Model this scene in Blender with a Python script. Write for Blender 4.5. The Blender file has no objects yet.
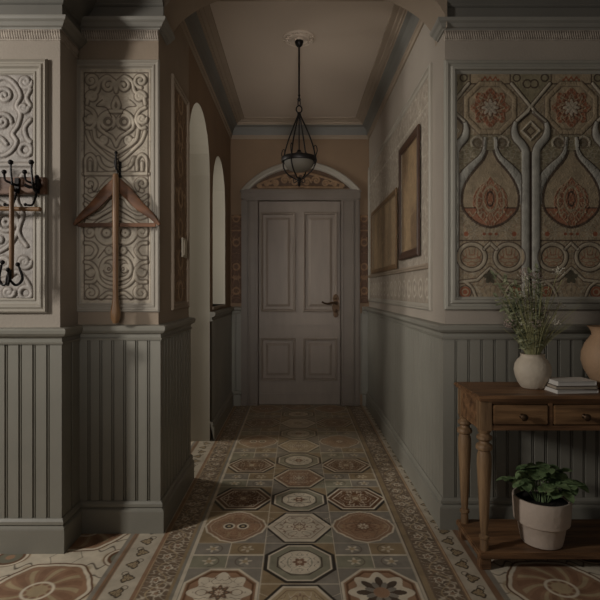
import bpy, bmesh, math, random
import numpy as np
from mathutils import Vector, Matrix
random.seed(7); np.random.seed(7)
C = bpy.context.scene.collection
PI = math.pi
F = 500.0; CAMZ = 1.24; VX = 297.0; VY = 290.0

# ------------------------------------------------------------------ materials
def lin(c):
    return tuple(((x/12.92) if x <= .04045 else ((x+.055)/1.055)**2.4) for x in c)
def hexc(r, g, b): return lin((r/255., g/255., b/255.))
MATS = {}
def mat(name, rgb, rough=.6, nscale=6, namt=.12, bump=.0, bscale=60, stretch=None, metal=0, rgb2=None, attr=False, spec=.4):
    m = bpy.data.materials.new(name); m.use_nodes = True
    nt = m.node_tree; N = nt.nodes; L = nt.links
    b = N['Principled BSDF']; b.inputs['Roughness'].default_value = rough; b.inputs['Metallic'].default_value = metal
    b.inputs['Specular IOR Level'].default_value = spec
    tc = N.new('ShaderNodeTexCoord'); mp = N.new('ShaderNodeMapping')
    if stretch: mp.inputs['Scale'].default_value = stretch
    L.new(tc.outputs['Object'], mp.inputs['Vector'])
    n = N.new('ShaderNodeTexNoise'); n.inputs['Scale'].default_value = nscale; n.inputs['Detail'].default_value = 6
    L.new(mp.outputs['Vector'], n.inputs['Vector'])
    r = N.new('ShaderNodeValToRGB'); r.color_ramp.elements[0].position = .3; r.color_ramp.elements[1].position = .7
    L.new(n.outputs['Fac'], r.inputs['Fac'])
    if attr:
        r.color_ramp.elements[0].color = (1-namt,)*3+(1,); r.color_ramp.elements[1].color = (1+namt,)*3+(1,)
        a = N.new('ShaderNodeAttribute'); a.attribute_name = 'Col'
        mx = N.new('ShaderNodeMix'); mx.data_type = 'RGBA'; mx.blend_type = 'MULTIPLY'; mx.inputs[0].default_value = 1
        L.new(a.outputs['Color'], mx.inputs[6]); L.new(r.outputs['Color'], mx.inputs[7]); L.new(mx.outputs[2], b.inputs['Base Color'])
    else:
        lo = tuple(x*(1-namt) for x in rgb) if rgb2 is None else rgb2
        hi = tuple(min(1, x*(1+namt)) for x in rgb)
        r.color_ramp.elements[0].color = lo+(1,); r.color_ramp.elements[1].color = hi+(1,)
        L.new(r.outputs['Color'], b.inputs['Base Color'])
    if bump:
        n2 = N.new('ShaderNodeTexNoise'); n2.inputs['Scale'].default_value = bscale; n2.inputs['Detail'].default_value = 4
        L.new(mp.outputs['Vector'], n2.inputs['Vector'])
        bp = N.new('ShaderNodeBump'); bp.inputs['Strength'].default_value = bump; bp.inputs['Distance'].default_value = .01
        L.new(n2.outputs['Fac'], bp.inputs['Height']); L.new(bp.outputs['Normal'], b.inputs['Normal'])
    MATS[name] = m; return m

M_cream = mat('plaster_cream', hexc(158,147,134), .75, 3, .06, .15, 90)
M_tan   = mat('plaster_tan', hexc(148,132,114), .75, 3, .08, .15, 90)
M_terra = mat('plaster_terracotta', hexc(134,111,88), .8, 2.5, .10, .15, 80)
M_frame = mat('moulding_cream', hexc(158,150,137), .55, 5, .05)
M_sage  = mat('paint_sage', hexc(134,130,119), .5, 4, .06, .08, 50)
M_blue  = mat('paint_bluegrey', hexc(108,105,98), .55, 4, .06)
M_bar   = mat('panel_frame_grey', hexc(152,147,135), .5, 4, .06)
M_corn  = mat('cornice_grey', hexc(138,134,125), .55, 5, .06)
M_ceil  = mat('ceiling_paint', hexc(186,170,153), .85, 1.5, .04, .1, 40)
M_door  = mat('door_paint', hexc(136,123,111), .5, 5, .07, .1, 30, (3,3,.6))
M_doorf = mat('doorframe_paint', hexc(118,107,96), .5, 5, .07)
M_rel   = mat('relief_paint', (1,1,1), .6, 22, .22, .25, 140, attr=True)
M_tile  = mat('encaustic_tile', (1,1,1), .42, 14, .16, .04, 60, attr=True, spec=.35)
M_slab  = mat('floor_slab', hexc(120,108,95), .5, 8, .2)
M_wood  = mat('table_wood', hexc(128,94,64), .5, 3.5, .25, .25, 14, (1,9,9), rgb2=hexc(78,54,36))
M_woodv = mat('leg_wood', hexc(138,110,80), .5, 3.5, .25, .2, 14, (9,9,1), rgb2=hexc(92,68,46))
M_woodd = mat('drawer_wood', hexc(142,108,74), .5, 4, .25, .25, 14, (1,10,10), rgb2=hexc(88,62,40))
M_rack  = mat('rack_wood', hexc(104,74,52), .5, 4, .2, .2, 14, (1,9,9), rgb2=hexc(76,48,30))
M_stick = mat('stick_wood', hexc(128,98,68), .45, 4, .2, .1, 14, (9,9,1), rgb2=hexc(98,68,42))
M_hang  = mat('hanger_wood', hexc(114,76,50), .45, 4, .2, .1, 14, (2,9,6), rgb2=hexc(66,46,32))
M_iron  = mat('black_iron', hexc(26,22,20), .45, 20, .2, .1, 80, metal=.6)
M_brass = mat('aged_brass', hexc(78,60,44), .45, 20, .3, .3, 60, metal=.8)
M_gold  = mat('gilt_frame', hexc(112,86,56), .5, 20, .2, .2, 60, metal=.2)
M_dark  = mat('dark_frame', hexc(66,44,30), .5, 10, .25, .2, 40)
M_vase  = mat('vase_ceramic', hexc(196,182,162), .65, 10, .08, .3, 60)
M_pot   = mat('pot_clay', hexc(190,172,156), .75, 8, .08, .3, 50)
M_jug   = mat('jug_terracotta', hexc(170,138,108), .65, 6, .12, .3, 50)
M_soil  = mat('soil', hexc(30,24,18), .95, 60, .4, .8, 80)
M_leaf  = mat('pot_leaf', hexc(122,138,96), .5, 22, .3, .1, 60, rgb2=hexc(74,96,60))
M_leaf2 = mat('sprig_leaf', hexc(150,150,118), .6, 22, .3, rgb2=hexc(62,74,48))
M_stem  = mat('stem_green', hexc(152,148,106), .6, 22, .25)
M_flow  = mat('floret_white', hexc(196,188,170), .7, 22, .15)
M_lilac = mat('floret_lilac', hexc(160,142,130), .7, 22, .2)
M_book  = mat('book_cover', hexc(206,200,192), .6, 9, .05)
M_page  = mat('book_pages', hexc(170,156,138), .8, 2, .2, .3, 200, (1,1,60))
M_cover = mat('book_dark', hexc(96,84,74), .6, 9, .1)
M_white = mat('side_room_plaster', hexc(168,161,146), .8, 2, .04)
M_tag   = mat('paper_card', hexc(186,176,156), .7, 8, .05)
mg = mat('lamp_glass', hexc(112,104,90), .7, 6, .06)
mg.node_tree.nodes['Principled BSDF'].inputs['Transmission Weight'].default_value = .55

# ------------------------------------------------------------------ object helpers
def tag(o, label=None, cat=None, group=None, kind=None):
    if label: o['label'] = label
    if cat: o['category'] = cat
    if group: o['group'] = group
    if kind: o['kind'] = kind
    return o
def thing(name, label, cat, loc, group=None):
    o = bpy.data.objects.new(name, None); C.objects.link(o); o.location = loc; o.empty_display_size = .05
    return tag(o, label, cat, group)
def base_of(o):
    b = Vector((0,0,0))
    while o is not None: b += o.location; o = o.parent
    return b
def link(name, me, m, parent=None, origin=None):
    """me is in world coordinates; recentre onto the parent's base"""
    if parent is not None: b = base_of(parent); loc = Vector((0,0,0))
    else:
        if origin is None:
            n = len(me.vertices); co = np.empty(n*3, np.float32); me.vertices.foreach_get('co', co); co = co.reshape(-1,3)
            mn, mx = co.min(0), co.max(0); origin = ((mn[0]+mx[0])/2, (mn[1]+mx[1])/2, mn[2])
        b = Vector([float(x) for x in origin]); loc = b
    me.transform(Matrix.Translation(-b))
    for mm in (m if isinstance(m, (list, tuple)) else [m]): me.materials.append(mm)
    o = bpy.data.objects.new(name, me); C.objects.link(o); o.location = loc
    if parent is not None: o.parent = parent
    return o
def obj(name, bm, m, parent=None, smooth=False, origin=None, recalc=True):
    if recalc: bmesh.ops.recalc_face_normals(bm, faces=bm.faces[:])
    me = bpy.data.meshes.new(name); bm.to_mesh(me); bm.free()
    if smooth:
        me.polygons.foreach_set('use_smooth', [True]*len(me.polygons))
        try: me.set_sharp_from_angle(angle=math.radians(40))
        except Exception: pass
    return link(name, me, m, parent, origin)
def dup(root, delta, label=None):
    r = root.copy(); C.objects.link(r); r.location = root.location + Vector(delta)
    if label: r['label'] = label
    for ch in list(root.children):
        c = ch.copy(); C.objects.link(c); c.parent = r
        for g in list(ch.children):
            d = g.copy(); C.objects.link(d); d.parent = c
    return r
def box(bm, x0, x1, y0, y1, z0, z1, bev=0):
    r = bmesh.ops.create_cube(bm, size=1)
    vs = r['verts']
    for v in vs: v.co = Vector(((x0+x1)/2+v.co.x*(x1-x0), (y0+y1)/2+v.co.y*(y1-y0), (z0+z1)/2+v.co.z*(z1-z0)))
    if bev:
        es = list({e for v in vs for e in v.link_edges})
        bmesh.ops.bevel(bm, geom=es, offset=bev, segments=2, affect='EDGES')
    return vs
def lathe(bm, cx, cy, prof, n=32):
    rings = []
    for r, z in prof:
        if r < 1e-5: rings.append([bm.verts.new((cx, cy, z))])
        else: rings.append([bm.verts.new((cx+r*math.cos(2*PI*i/n), cy+r*math.sin(2*PI*i/n), z)) for i in range(n)])
    for a, b in zip(rings, rings[1:]):
        if len(a) == 1 and len(b) == 1: continue
        for i in range(n):
            j = (i+1) % n
            if len(a) == 1: bm.faces.new((a[0], b[i], b[j]))
            elif len(b) == 1: bm.faces.new((a[i], a[j], b[0]))
            else: bm.faces.new((a[i], a[j], b[j], b[i]))
    for ring in (rings[0], rings[-1]):
        if len(ring) > 1:
            try: bm.faces.new(ring)
            except Exception: pass
def smoothpts(pts, k=6):
    pts = [Vector(p) for p in pts]; out = []
    for i in range(len(pts)-1):
        p0 = pts[max(i-1,0)]; p1 = pts[i]; p2 = pts[i+1]; p3 = pts[min(i+2,len(pts)-1)]
        for j in range(k):
            t = j/k
            out.append(.5*((2*p1)+(p2-p0)*t+(2*p0-5*p1+4*p2-p3)*t*t+(3*p1-p0-3*p2+p3)*t**3))
    out.append(pts[-1]); return out
def tube(bm, pts, rad, n=8, smooth=0, cap=True):
    """rad: number or list (interpolated along the path)"""
    if smooth: 
        m0 = len(pts); pts2 = smoothpts(pts, smooth)
        if isinstance(rad, (list, tuple)):
            rr = [rad[min(int(i/smooth), m0-1)]*(1-(i/smooth % 1))+rad[min(int(i/smooth)+1, m0-1)]*(i/smooth % 1) for i in range(len(pts2))]
            rad = rr
        pts = pts2
    pts = [Vector(p) for p in pts]
    if not isinstance(rad, (list, tuple)): rad = [rad]*len(pts)
    rings = []; up = None
    for i, p in enumerate(pts):
        t = (pts[min(i+1, len(pts)-1)]-pts[max(i-1, 0)])
        if t.length < 1e-9: t = Vector((0,0,1))
        t.normalize()
        if up is None: up = t.orthogonal().normalized()
        else:
            up = up-t*up.dot(t)
            up = up.normalized() if up.length > 1e-6 else t.orthogonal().normalized()
        s = t.cross(up)
        rings.append([bm.verts.new(p+rad[i]*(math.cos(2*PI*k/n)*up+math.sin(2*PI*k/n)*s)) for k in range(n)])
    for a, b in zip(rings, rings[1:]):
        for k in range(n): bm.faces.new((a[k], a[(k+1)%n], b[(k+1)%n], b[k]))
    if cap: bm.faces.new(rings[0]); bm.faces.new(rings[-1])
def ball(bm, c, r, sx=1, sy=1, sz=1, u=12, v=8):
    q = bmesh.ops.create_uvsphere(bm, u_segments=u, v_segments=v, radius=r)
    for w in q['verts']: w.co = Vector((c[0]+w.co.x*sx, c[1]+w.co.y*sy, c[2]+w.co.z*sz))
def sweep(bm, path, prof, side=1, closed=False):
    """path: XY points; prof: (out, z). out goes to the given side (+1 = left of the walking direction)"""
    P = [Vector((p[0], p[1])) for p in path]; n = len(P); rings = []
    for i in range(n):
        def nrm(a, b):
            d = (b-a).normalized(); return Vector((-d.y, d.x))*side
        if closed: n1 = nrm(P[i-1], P[i]); n2 = nrm(P[i], P[(i+1)%n])
        else:
            n1 = nrm(P[max(i-1,0)], P[max(i-1,0)+1]); n2 = nrm(P[min(i,n-2)], P[min(i,n-2)+1])
        m = (n1+n2)/(1+n1.dot(n2))
        rings.append([bm.verts.new((P[i].x+m.x*o, P[i].y+m.y*o, z)) for o, z in prof])
    k = len(prof)
    rr = rings+[rings[0]] if closed else rings
    for a, b in zip(rr, rr[1:]):
        for j in range(k-1): bm.faces.new((a[j], a[j+1], b[j+1], b[j]))
    if not closed:
        for r in (rings[0], rings[-1]):
            try: bm.faces.new(r)
            except Exception: pass
class Plane:
    """a wall-face frame: u along the wall, v up, n out of the wall (towards the room)"""
    def __init__(s, o, u, n): s.o = Vector(o); s.u = Vector(u); s.n = Vector(n); s.v = Vector((0,0,1))
    def p(s, u, v, h=0): return s.o+s.u*u+s.v*v+s.n*h
def rect_frame(bm, pl, u0, u1, v0, v1, prof):
    """picture-frame moulding: prof = list of (inward offset, height)"""
    rings = []
    for d, h in prof:
        rings.append([bm.verts.new(pl.p(*c, h)) for c in ((u0+d, v0+d), (u1-d, v0+d), (u1-d, v1-d), (u0+d, v1-d))])
    for a, b in zip(rings, rings[1:]):
        for k in range(4): bm.faces.new((a[k], a[(k+1)%4], b[(k+1)%4], b[k]))
    return rings
def grid_mesh(name, Pt, col, m, parent=None, origin=None, smooth=True):
    nu, nv = Pt.shape[:2]
    me = bpy.data.meshes.new(name)
    me.vertices.add(nu*nv); me.vertices.foreach_set('co', Pt.astype(np.float32).ravel())
    i = np.arange(nu*nv).reshape(nu, nv)
    q = np.stack([i[:-1,:-1], i[1:,:-1], i[1:,1:], i[:-1,1:]], -1).reshape(-1, 4)
    me.loops.add(q.size); me.loops.foreach_set('vertex_index', q.ravel().astype(np.int32))
    me.polygons.add(len(q)); me.polygons.foreach_set('loop_start', (np.arange(len(q))*4).astype(np.int32))
    me.update(calc_edges=True)
    if smooth: me.polygons.foreach_set('use_smooth', np.ones(len(q), bool))
    a = me.color_attributes.new('Col', 'FLOAT_COLOR', 'POINT')
    c4 = np.ones((nu*nv, 4), np.float32); c4[:, :3] = col.reshape(-1, 3); a.data.foreach_set('color', c4.ravel())
    me.validate(); 
    return link(name, me, m, parent, origin)
def relief(name, pl, u0, u1, v0, v1, res, fn, m=None, parent=None, h0=0., flip=False):
    nu = max(2, int((u1-u0)/res)); nv = max(2, int((v1-v0)/res))
    u = np.linspace(u0, u1, nu); v = np.linspace(v0, v1, nv); U, V = np.meshgrid(u, v, indexing='ij')
    H, col = fn(U, V)
    # drop the rim back to the wall so that the slab has sides
    Hh = H+h0; Hh[0,:] = Hh[-1,:] = 0; Hh[:,0] = Hh[:,-1] = 0
    o, uu, nn = np.array(pl.o), np.array(pl.u), np.array(pl.n)
    P = o+U[...,None]*uu+V[...,None]*np.array((0,0,1.))+Hh[...,None]*nn
    if np.dot(np.cross(uu, (0,0,1.)), nn) < 0: P = P[::-1]; col = col[::-1]
    return grid_mesh(name, P, col, m or M_rel, parent)

# ------------------------------------------------------------------ ornament maths
def ss(a, b, x): t = np.clip((x-a)/(b-a), 0, 1); return t*t*(3-2*t)
def mixc(c, d, w): return c*(1-w[...,None])+np.array(d)*w[...,None]
def rib(d, w): return np.sqrt(np.clip(1-(d/w)**2, 0, 1))
def dist_lines(U, V, lines):
    D = np.full(U.shape, 9e9)
    for ln in lines:
        ln = np.array(ln, float)
        lo = ln.min(0)-30; hi = ln.max(0)+30
        mk = (U > lo[0]) & (U < hi[0]) & (V > lo[1]) & (V < hi[1])
        if not mk.any(): continue
        u = U[mk]; v = V[mk]; d = D[mk]
        for a, b in zip(ln, ln[1:]):
            e = b-a; L2 = e@e+1e-12
            t = np.clip(((u-a[0])*e[0]+(v-a[1])*e[1])/L2, 0, 1)
            d = np.minimum(d, np.hypot(u-a[0]-t*e[0], v-a[1]-t*e[1]))
        D[mk] = d
    return D
def spiral(cx, cy, r, turns=1.4, a0=0, s=1, r1=.12, n=22):
    return [(cx+r*(1-(1-r1)*i/n)*math.cos(a0+s*2*PI*turns*i/n), cy+r*(1-(1-r1)*i/n)*math.sin(a0+s*2*PI*turns*i/n)) for i in range(n+1)]
def circ(cx, cy, r, n=16, ry=None): ry = ry or r; return [(cx+r*math.cos(2*PI*i/n), cy+ry*math.sin(2*PI*i/n)) for i in range(n+1)]
def curve(*p): return [(q.x, q.y) for q in smoothpts([(a, b, 0) for a, b in p], 5)]
def scroll(u, v, k, seed):
    rs = np.random.RandomState(seed); f = np.zeros_like(u)
    for i in range(6):
        a = rs.rand()*2*PI; kk = k*(.6+.8*rs.rand()); f += np.sin(kk*(u*math.cos(a)+v*math.sin(a))+rs.rand()*6.3)
    return f
def lines_of(f, w): # curly contour lines with unit-less width
    return 1-ss(0, w, np.abs(f))

# ================================================================== ROOM SHELL
XL, XR, YF = -.715, .775, 5.38
YPL, YPR = 2.58, 2.62          # foyer wall planes beside the corridor (left / right)
XO, YO = -1.13, 2.385          # outer left pier
HC, HF = 3.04, 2.95
def struct(name, bm, m, smooth=False): return tag(obj(name, bm, m, None, smooth), kind='structure')

bm = bmesh.new(); box(bm, XR, 2.7, YPR, 2.8, 0, 3.1); struct('wall_foyer_right', bm, M_cream)
bm = bmesh.new(); box(bm, XR, .95, 2.8, 5.52, 0, 3.12); struct('wall_right', bm, M_cream)
bm = bmesh.new(); box(bm, XO, XL, YPL, 3.3, 0, 3.1); struct('wall_pier', bm, M_tan)
bm = bmesh.new(); box(bm, -2.7, XO, YO, 3.3, 0, 3.1); struct('wall_foyer_left', bm, M_cream)
# corridor left wall with a doorway arch and a smaller arched window
def arch_wall(bm, x0, x1, ops, ya, yb, ztop):
    ys = sorted({ya, yb}.union(*[set(np.linspace(o[0], o[1], 25)) for o in ops]))
    def span(y0, y1):
        ym = (y0+y1)/2
        for (a, b, sill, spr, rise) in ops:
            if a < ym < b:
                c = (a+b)/2; R = (b-a)/2
                f = lambda y: spr+rise*math.sqrt(max(0, 1-((y-c)/R)**2))
                return sill, f(y0), f(y1)
        return None
    def quad(*p): bm.faces.new([bm.verts.new(q) for q in p])
    for y0, y1 in zip(ys, ys[1:]):
        s = span(y0, y1)
        for x in (x0, x1):
            if s is None: quad((x,y0,0),(x,y1,0),(x,y1,ztop),(x,y0,ztop))
            else:
                quad((x,y0,s[1]),(x,y1,s[2]),(x,y1,ztop),(x,y0,ztop))
                if s[0] > 0: quad((x,y0,0),(x,y1,0),(x,y1,s[0]),(x,y0,s[0]))
        if s is not None:
            quad((x0,y0,s[1]),(x1,y0,s[1]),(x1,y1,s[2]),(x0,y1,s[2]))
            if s[0] > 0: quad((x0,y0,s[0]),(x1,y0,s[0]),(x1,y1,s[0]),(x0,y1,s[0]))
    for (a, b, sill, spr, rise) in ops:
        for y in (a, b): quad((x0,y,sill),(x1,y,sill),(x1,y,spr),(x0,y,spr))
    bmesh.ops.remove_doubles(bm, verts=bm.verts[:], dist=1e-5)
bm = bmesh.new()
OPS = [(3.3, 4.1, 0, 2.18, .42), (4.24, 4.97, 1.1, 2.06, .40)]
arch_wall(bm, XL-.2, XL, OPS, 3.3, 5.52, 3.12)
bmesh.ops.recalc_face_normals(bm, faces=bm.faces[:])
for f in bm.faces:
    if abs(f.normal.x) < .5 and 3.31 < f.calc_center_median().y < 5.1: f.material_index = 1
struct('wall_left', bm, [M_terra, M_white])
bm = bmesh.new(); box(bm, XL-.205, XL+.012, 4.225, 4.985, 1.075, 1.1, .004); tag(obj('trim_1', bm, M_tan), kind='structure')
# door wall, built round the door
DX0, DX1, DZ = -.41, .469, 2.2
bm = bmesh.new(); box(bm, XL-.2, DX0-.01, YF, 5.52, 0, 3.12); box(bm, DX1+.01, .95, YF, 5.52, 0, 3.12); box(bm, DX0-.01, DX1+.01, YF, 5.52, DZ+.01, 3.12); box(bm, DX0-.2, DX1+.2, 5.52, 5.56, 0, 2.5)  # last box is an unseen backing added to stop light leaking round the door
struct('wall_back', bm, M_terra)
# entrance arch between foyer and corridor
bm = bmesh.new(); cx = (XL+XR)/2; ra = (XR-XL)/2; n = 48
pts = [(cx-ra*math.cos(PI*i/n), 2.60+.335*math.sin(PI*i/n)) for i in range(n+1)]
for y in (YPL, 2.8):
    for a, b in zip(pts, pts[1:]): bm.faces.new([bm.verts.new(q) for q in ((a[0],y,a[1]),(b[0],y,b[1]),(b[0],y,3.12),(a[0],y,3.12))])
for a, b in zip(pts, pts[1:]): bm.faces.new([bm.verts.new(q) for q in ((a[0],YPL,a[1]),(b[0],YPL,b[1]),(b[0],2.8,b[1]),(a[0],2.8,a[1]))])
bmesh.ops.remove_doubles(bm, verts=bm.verts[:], dist=1e-5)
struct('trim_2', bm, M_tan, True)
bm = bmesh.new(); box(bm, XL-.2, .95, 2.8, 5.52, HC, HC+.1); struct('ceiling', bm, M_ceil)
bm = bmesh.new(); box(bm, -2.7, 2.7, .9, YPR, 3.1, 3.2); struct('ceiling_foyer', bm, M_ceil)
# side room seen through the arches
bm = bmesh.new(); box(bm, -2.7, -2.55, 3.3, 6.2, 0, 3.1); box(bm, -2.55, XL-.2, 6.05, 6.2, 0, 3.1); struct('wall_side_room', bm, M_white)
bm = bmesh.new(); box(bm, -2.7, XL-.2, 3.3, 6.2, 3.1, 3.2); struct('ceiling_side_room', bm, M_white)

# ------------------------------------------------------------------ sweeps along the walls
R_path = [(.70, YF), (XR, YF), (XR, YPR), (2.7, YPR)]                  # side -1: walking into the room
Lp_path = [(-2.7, YO), (XO, YO), (XO, YPL), (XL, YPL), (XL, 3.3)]      # left piers
Lc_path = [(XL-.0, 4.1), (XL, YF), (-.6, YF)]
def W(path, off, side): return path
rail = [(0,.982),(.020,.982),(.024,.992),(.016,.998),(.016,1.014),(.034,1.022),(.044,1.034),(.046,1.050),(.040,1.058),(0,1.062)]
basep = [(0,.158),(.020,.158),(.028,.146),(.028,.132),(.020,.126),(.034,.118),(.036,.110),(.036,0)]
for i, (path, side, nm) in enumerate(((R_path, -1, 'right'), (Lp_path, -1, 'foyer_left'), (Lc_path, -1, 'left'))):
    bm = bmesh.new(); sweep(bm, path, basep, side); struct('baseboard_'+nm, bm, M_sage)
    bm = bmesh.new(); sweep(bm, path, rail, side); struct('trim_%d' % (3+i), bm, M_sage)
# beadboard wainscot, one profile sheet per wall face
def beadboard(bm, p0, p1, side, z0=.12, z1=.99, pitch=.066, groove=.008, th=.014, deep=.010):
    a = Vector(p0); b = Vector(p1); L = (b-a).length; d = (b-a)/L; nn = Vector((-d.y, d.x))*side
    k = max(1, round(L/pitch)); w = L/k; prof = [(0, th)]
    for i in range(k):
        s = i*w
        if i: prof += [(s-groove, th), (s-groove*.7, th-deep), (s-groove*.2, th-deep), (s, th-.002), (s+groove*.3, th-.002), (s+groove*.55, th-deep), (s+groove, th-deep), (s+groove*1.2, th)]
    prof.append((L, th))
    lo = [bm.verts.new((a.x+d.x*s+nn.x*h, a.y+d.y*s+nn.y*h, z0)) for s, h in prof]
    hi = [bm.verts.new((a.x+d.x*s+nn.x*h, a.y+d.y*s+nn.y*h, z1)) for s, h in prof]
    for i in range(len(lo)-1): bm.faces.new((lo[i], lo[i+1], hi[i+1], hi[i]))
T = .014
bm = bmesh.new(); beadboard(bm, (XR-T, YPR), (2.7, YPR), -1); o = obj('wainscot_panel', bm, M_sage); tag(o, kind='structure')
bm = bmesh.new(); beadboard(bm, (XR, YF), (XR, YPR-T), -1, groove=.003, deep=.0015); tag(obj('wainscot_panel', bm, M_sage), kind='structure')
bm = bmesh.new(); beadboard(bm, (-2.7, YO), (XO+T, YO), -1); beadboard(bm, (XO, YO-T), (XO, YPL), -1, pitch=.09); tag(obj('wainscot_panel', bm, M_sage), kind='structure')
bm = bmesh.new(); beadboard(bm, (XO, YPL), (XL+T, YPL), -1); beadboard(bm, (XL, YPL-T), (XL, 3.3), -1); tag(obj('wainscot_panel', bm, M_sage), kind='structure')
bm = bmesh.new(); beadboard(bm, (XL, 4.1), (XL, YF), -1); beadboard(bm, (XL, YF), (-.6, YF), -1); beadboard(bm, (.68, YF), (XR, YF), -1)
tag(obj('wainscot_panel', bm, M_sage), kind='structure')
# foyer entablature: embossed frieze, cream moulding, blue-grey band
Rf = [(XR, 2.74), (XR, YPR), (2.7, YPR)]; Lf = [(-2.7, YO), (XO, YO), (XO, YPL), (XL, YPL), (XL, 2.74)]
corn1 = [(0,2.598),(.010,2.598),(.012,2.604),(.022,2.608),(.032,2.622),(.044,2.630),(.048,2.640),(.048,2.646),(0,2.646)]
corn2 = [(0,2.646),(.018,2.648),(.018,2.708),(.026,2.712),(.030,2.716),(.030,2.722),(.052,2.745),(.085,2.80),(.12,2.84),(.125,2.87),(.125,3.1),(0,3.1)]
def dz(p, d): return [(o, z-d if z < 3.05 else z) for o, z in p]
for i, (path, d) in enumerate(((Rf, 0), ([(XO+.002, YPL), (XL, YPL), (XL, 2.74)], .018), ([(-2.7, YO), (XO, YO), (XO, YPL-.001)], .118))):
    bm = bmesh.new(); sweep(bm, path, dz(corn1, d), -1); struct('trim_%d' % (6+2*i), bm, M_corn)
for i, (path, d) in enumerate((([(XR, YPR), (2.7, YPR)], 0), ([(XO+.002, YPL), (XL+.03, YPL)], .018), ([(-2.7, YO), (XO, YO), (XO, YPL-.001)], .118))):
    bm = bmesh.new(); sweep(bm, path, dz(corn2, d), -1); struct('trim_%d' % (7+2*i), bm, M_blue)
# corridor cornice, closed loop
loop = [(XL, 2.8), (XL, YF), (XR, YF), (XR, 2.8)]
c_lo = [(0,2.862),(.010,2.862),(.016,2.874),(.016,2.888),(.024,2.892),(.024,2.90)]
c_mid = [(.024,2.90),(.030,2.915),(.036,2.945),(.052,2.975),(.080,2.992)]
c_hi = [(.080,2.992),(.084,3.004),(.094,3.004),(.098,3.018),(.120,3.022),(.126,3.030),(.160,3.032),(.165,HC)]
for k, (pr, m) in enumerate(((c_lo, M_tan), (c_mid, M_blue), (c_hi, M_tan))):
    bm = bmesh.new(); sweep(bm, loop, pr, -1, True); struct('trim_%d' % (20+k), bm, m)

# frieze (tooth-and-leaf strip) on every foyer wall face
PF_R = Plane((0, YPR, 0), (1,0,0), (0,-1,0)); PF_L = Plane((0, YPL, 0), (1,0,0), (0,-1,0)); PF_O = Plane((0, YO, 0), (1,0,0), (0,-1,0))
PR = Plane((XR, 0, 0), (0,-1,0), (-1,0,0)); PL = Plane((XL, 0, 0), (0,1,0), (1,0,0)); PB = Plane((0, YF, 0), (1,0,0), (0,-1,0))
PO = Plane((XO, 0, 0), (0,1,0), (1,0,0))
cCream = np.array(hexc(172,160,146)); cGrey = np.array(hexc(140,134,124)); cDk = np.array(hexc(84,70,58)); cBrown = np.array(hexc(120,90,62))
def fr_fn(U, V):
    v = (V-V.min())/(V.max()-V.min())
    p = ((U/.012+.9*v) % 1)-.5
    leaf = rib(np.hypot(p*1.3, (v-.45)*1.1), .55)
    edge = np.maximum(ss(.86,.92,v), 1-ss(.08,.14,v))
    H = .004*np.maximum(leaf, edge)
    col = mixc(np.broadcast_to(cCream, U.shape+(3,)), cDk, (1-np.maximum(ss(.2,.7,leaf), edge))*.8)
    return H, col
def frieze(pl, u0, u1, z0, z1): tag(relief('frieze_trim', pl, u0, u1, z0, z1, .003, fr_fn, h0=.006), kind='structure')
frieze(PF_R, XR-.004, 1.75, 2.545, 2.6); frieze(PF_L, XO+.012, XL+.004, 2.525, 2.582); frieze(PF_O, -1.95, XO+.008, 2.428, 2.482)
frieze(PO, YO-.006, YPL-.01, 2.428, 2.482)

# ================================================================== FLOOR
cW = np.array(hexc(186,174,154)); cGr = np.array(hexc(121,114,103)); cOl = np.array(hexc(130,112,86)); cRu = np.array(hexc(134,105,82)); cBk = np.array(hexc(50,44,38))
cSg = np.array(hexc(124,120,102)); cSand = np.array(hexc(150,132,104)); cRd = np.array(hexc(108,78,60)); cBr = np.array(hexc(92,64,44)); cDB = np.array(hexc(104,88,72))
def oct_d(x, y, cut=1.38): return np.maximum(np.maximum(abs(x), abs(y)), (abs(x)+abs(y))/cut)
def hex_d(x, y): return np.maximum(abs(y), (abs(x)*.9+abs(y)*.58))
def put(col, c, w): col[...] = mixc(col, c, w)
def aa(d, e=.012): return 1-ss(-e, e, d)
def rosette(col, x, y, R, n, c1, c2, c3, seed):
    r = np.hypot(x, y); t = np.arctan2(y, x)
    put(col, c1, aa(r-R*(.82+.18*np.cos(n*t)), .03))
    put(col, c2, aa(abs(r-R*(.66+.16*np.cos(n*t)))-.03, .02))
    put(col, c3, aa(r-R*.42*(.7+.3*np.cos(n*t+PI)), .03))
    put(col, c2, aa(abs(r-R*.46)-.02, .02))
    put(col, c1, aa(r-R*.14, .02))
def scrollwork(col, x, y, mask, k, seed, c, w=.35, amt=.9, sym=True):
    xx, yy = (abs(x), abs(y)) if sym else (x, y)
    put(col, c, mask*lines_of(scroll(xx, yy, k, seed), w)*amt)
def c_hex(col, x, y, seed):
    put(col, cGr, np.ones_like(x)); put(col, cOl, (y > 0)*(x < 0)*1.); put(col, cSg, (y < 0)*(x > 0)*1.)
    put(col, cW, aa(abs(abs(x)-abs(y)*1.6)-.012)*(hex_d(x, y) > .9))
    d = hex_d(x, y)
    put(col, cBk, aa(d-.99)); put(col, cW, aa(d-.91)); put(col, [cSand*1.1, cRu, cW*.9][seed % 3], aa(d-.83)); put(col, cBr, aa(abs(d-.72)-.01))
    scrollwork(col, x, y, aa(d-.68), 22, seed, cW, .6); scrollwork(col, x, y, aa(d-.66), 18, seed+3, cRd, .55)
    rosette(col, x*1.1, y*1.1, .34, 8, cW, cRd, cSand, seed)
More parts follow.
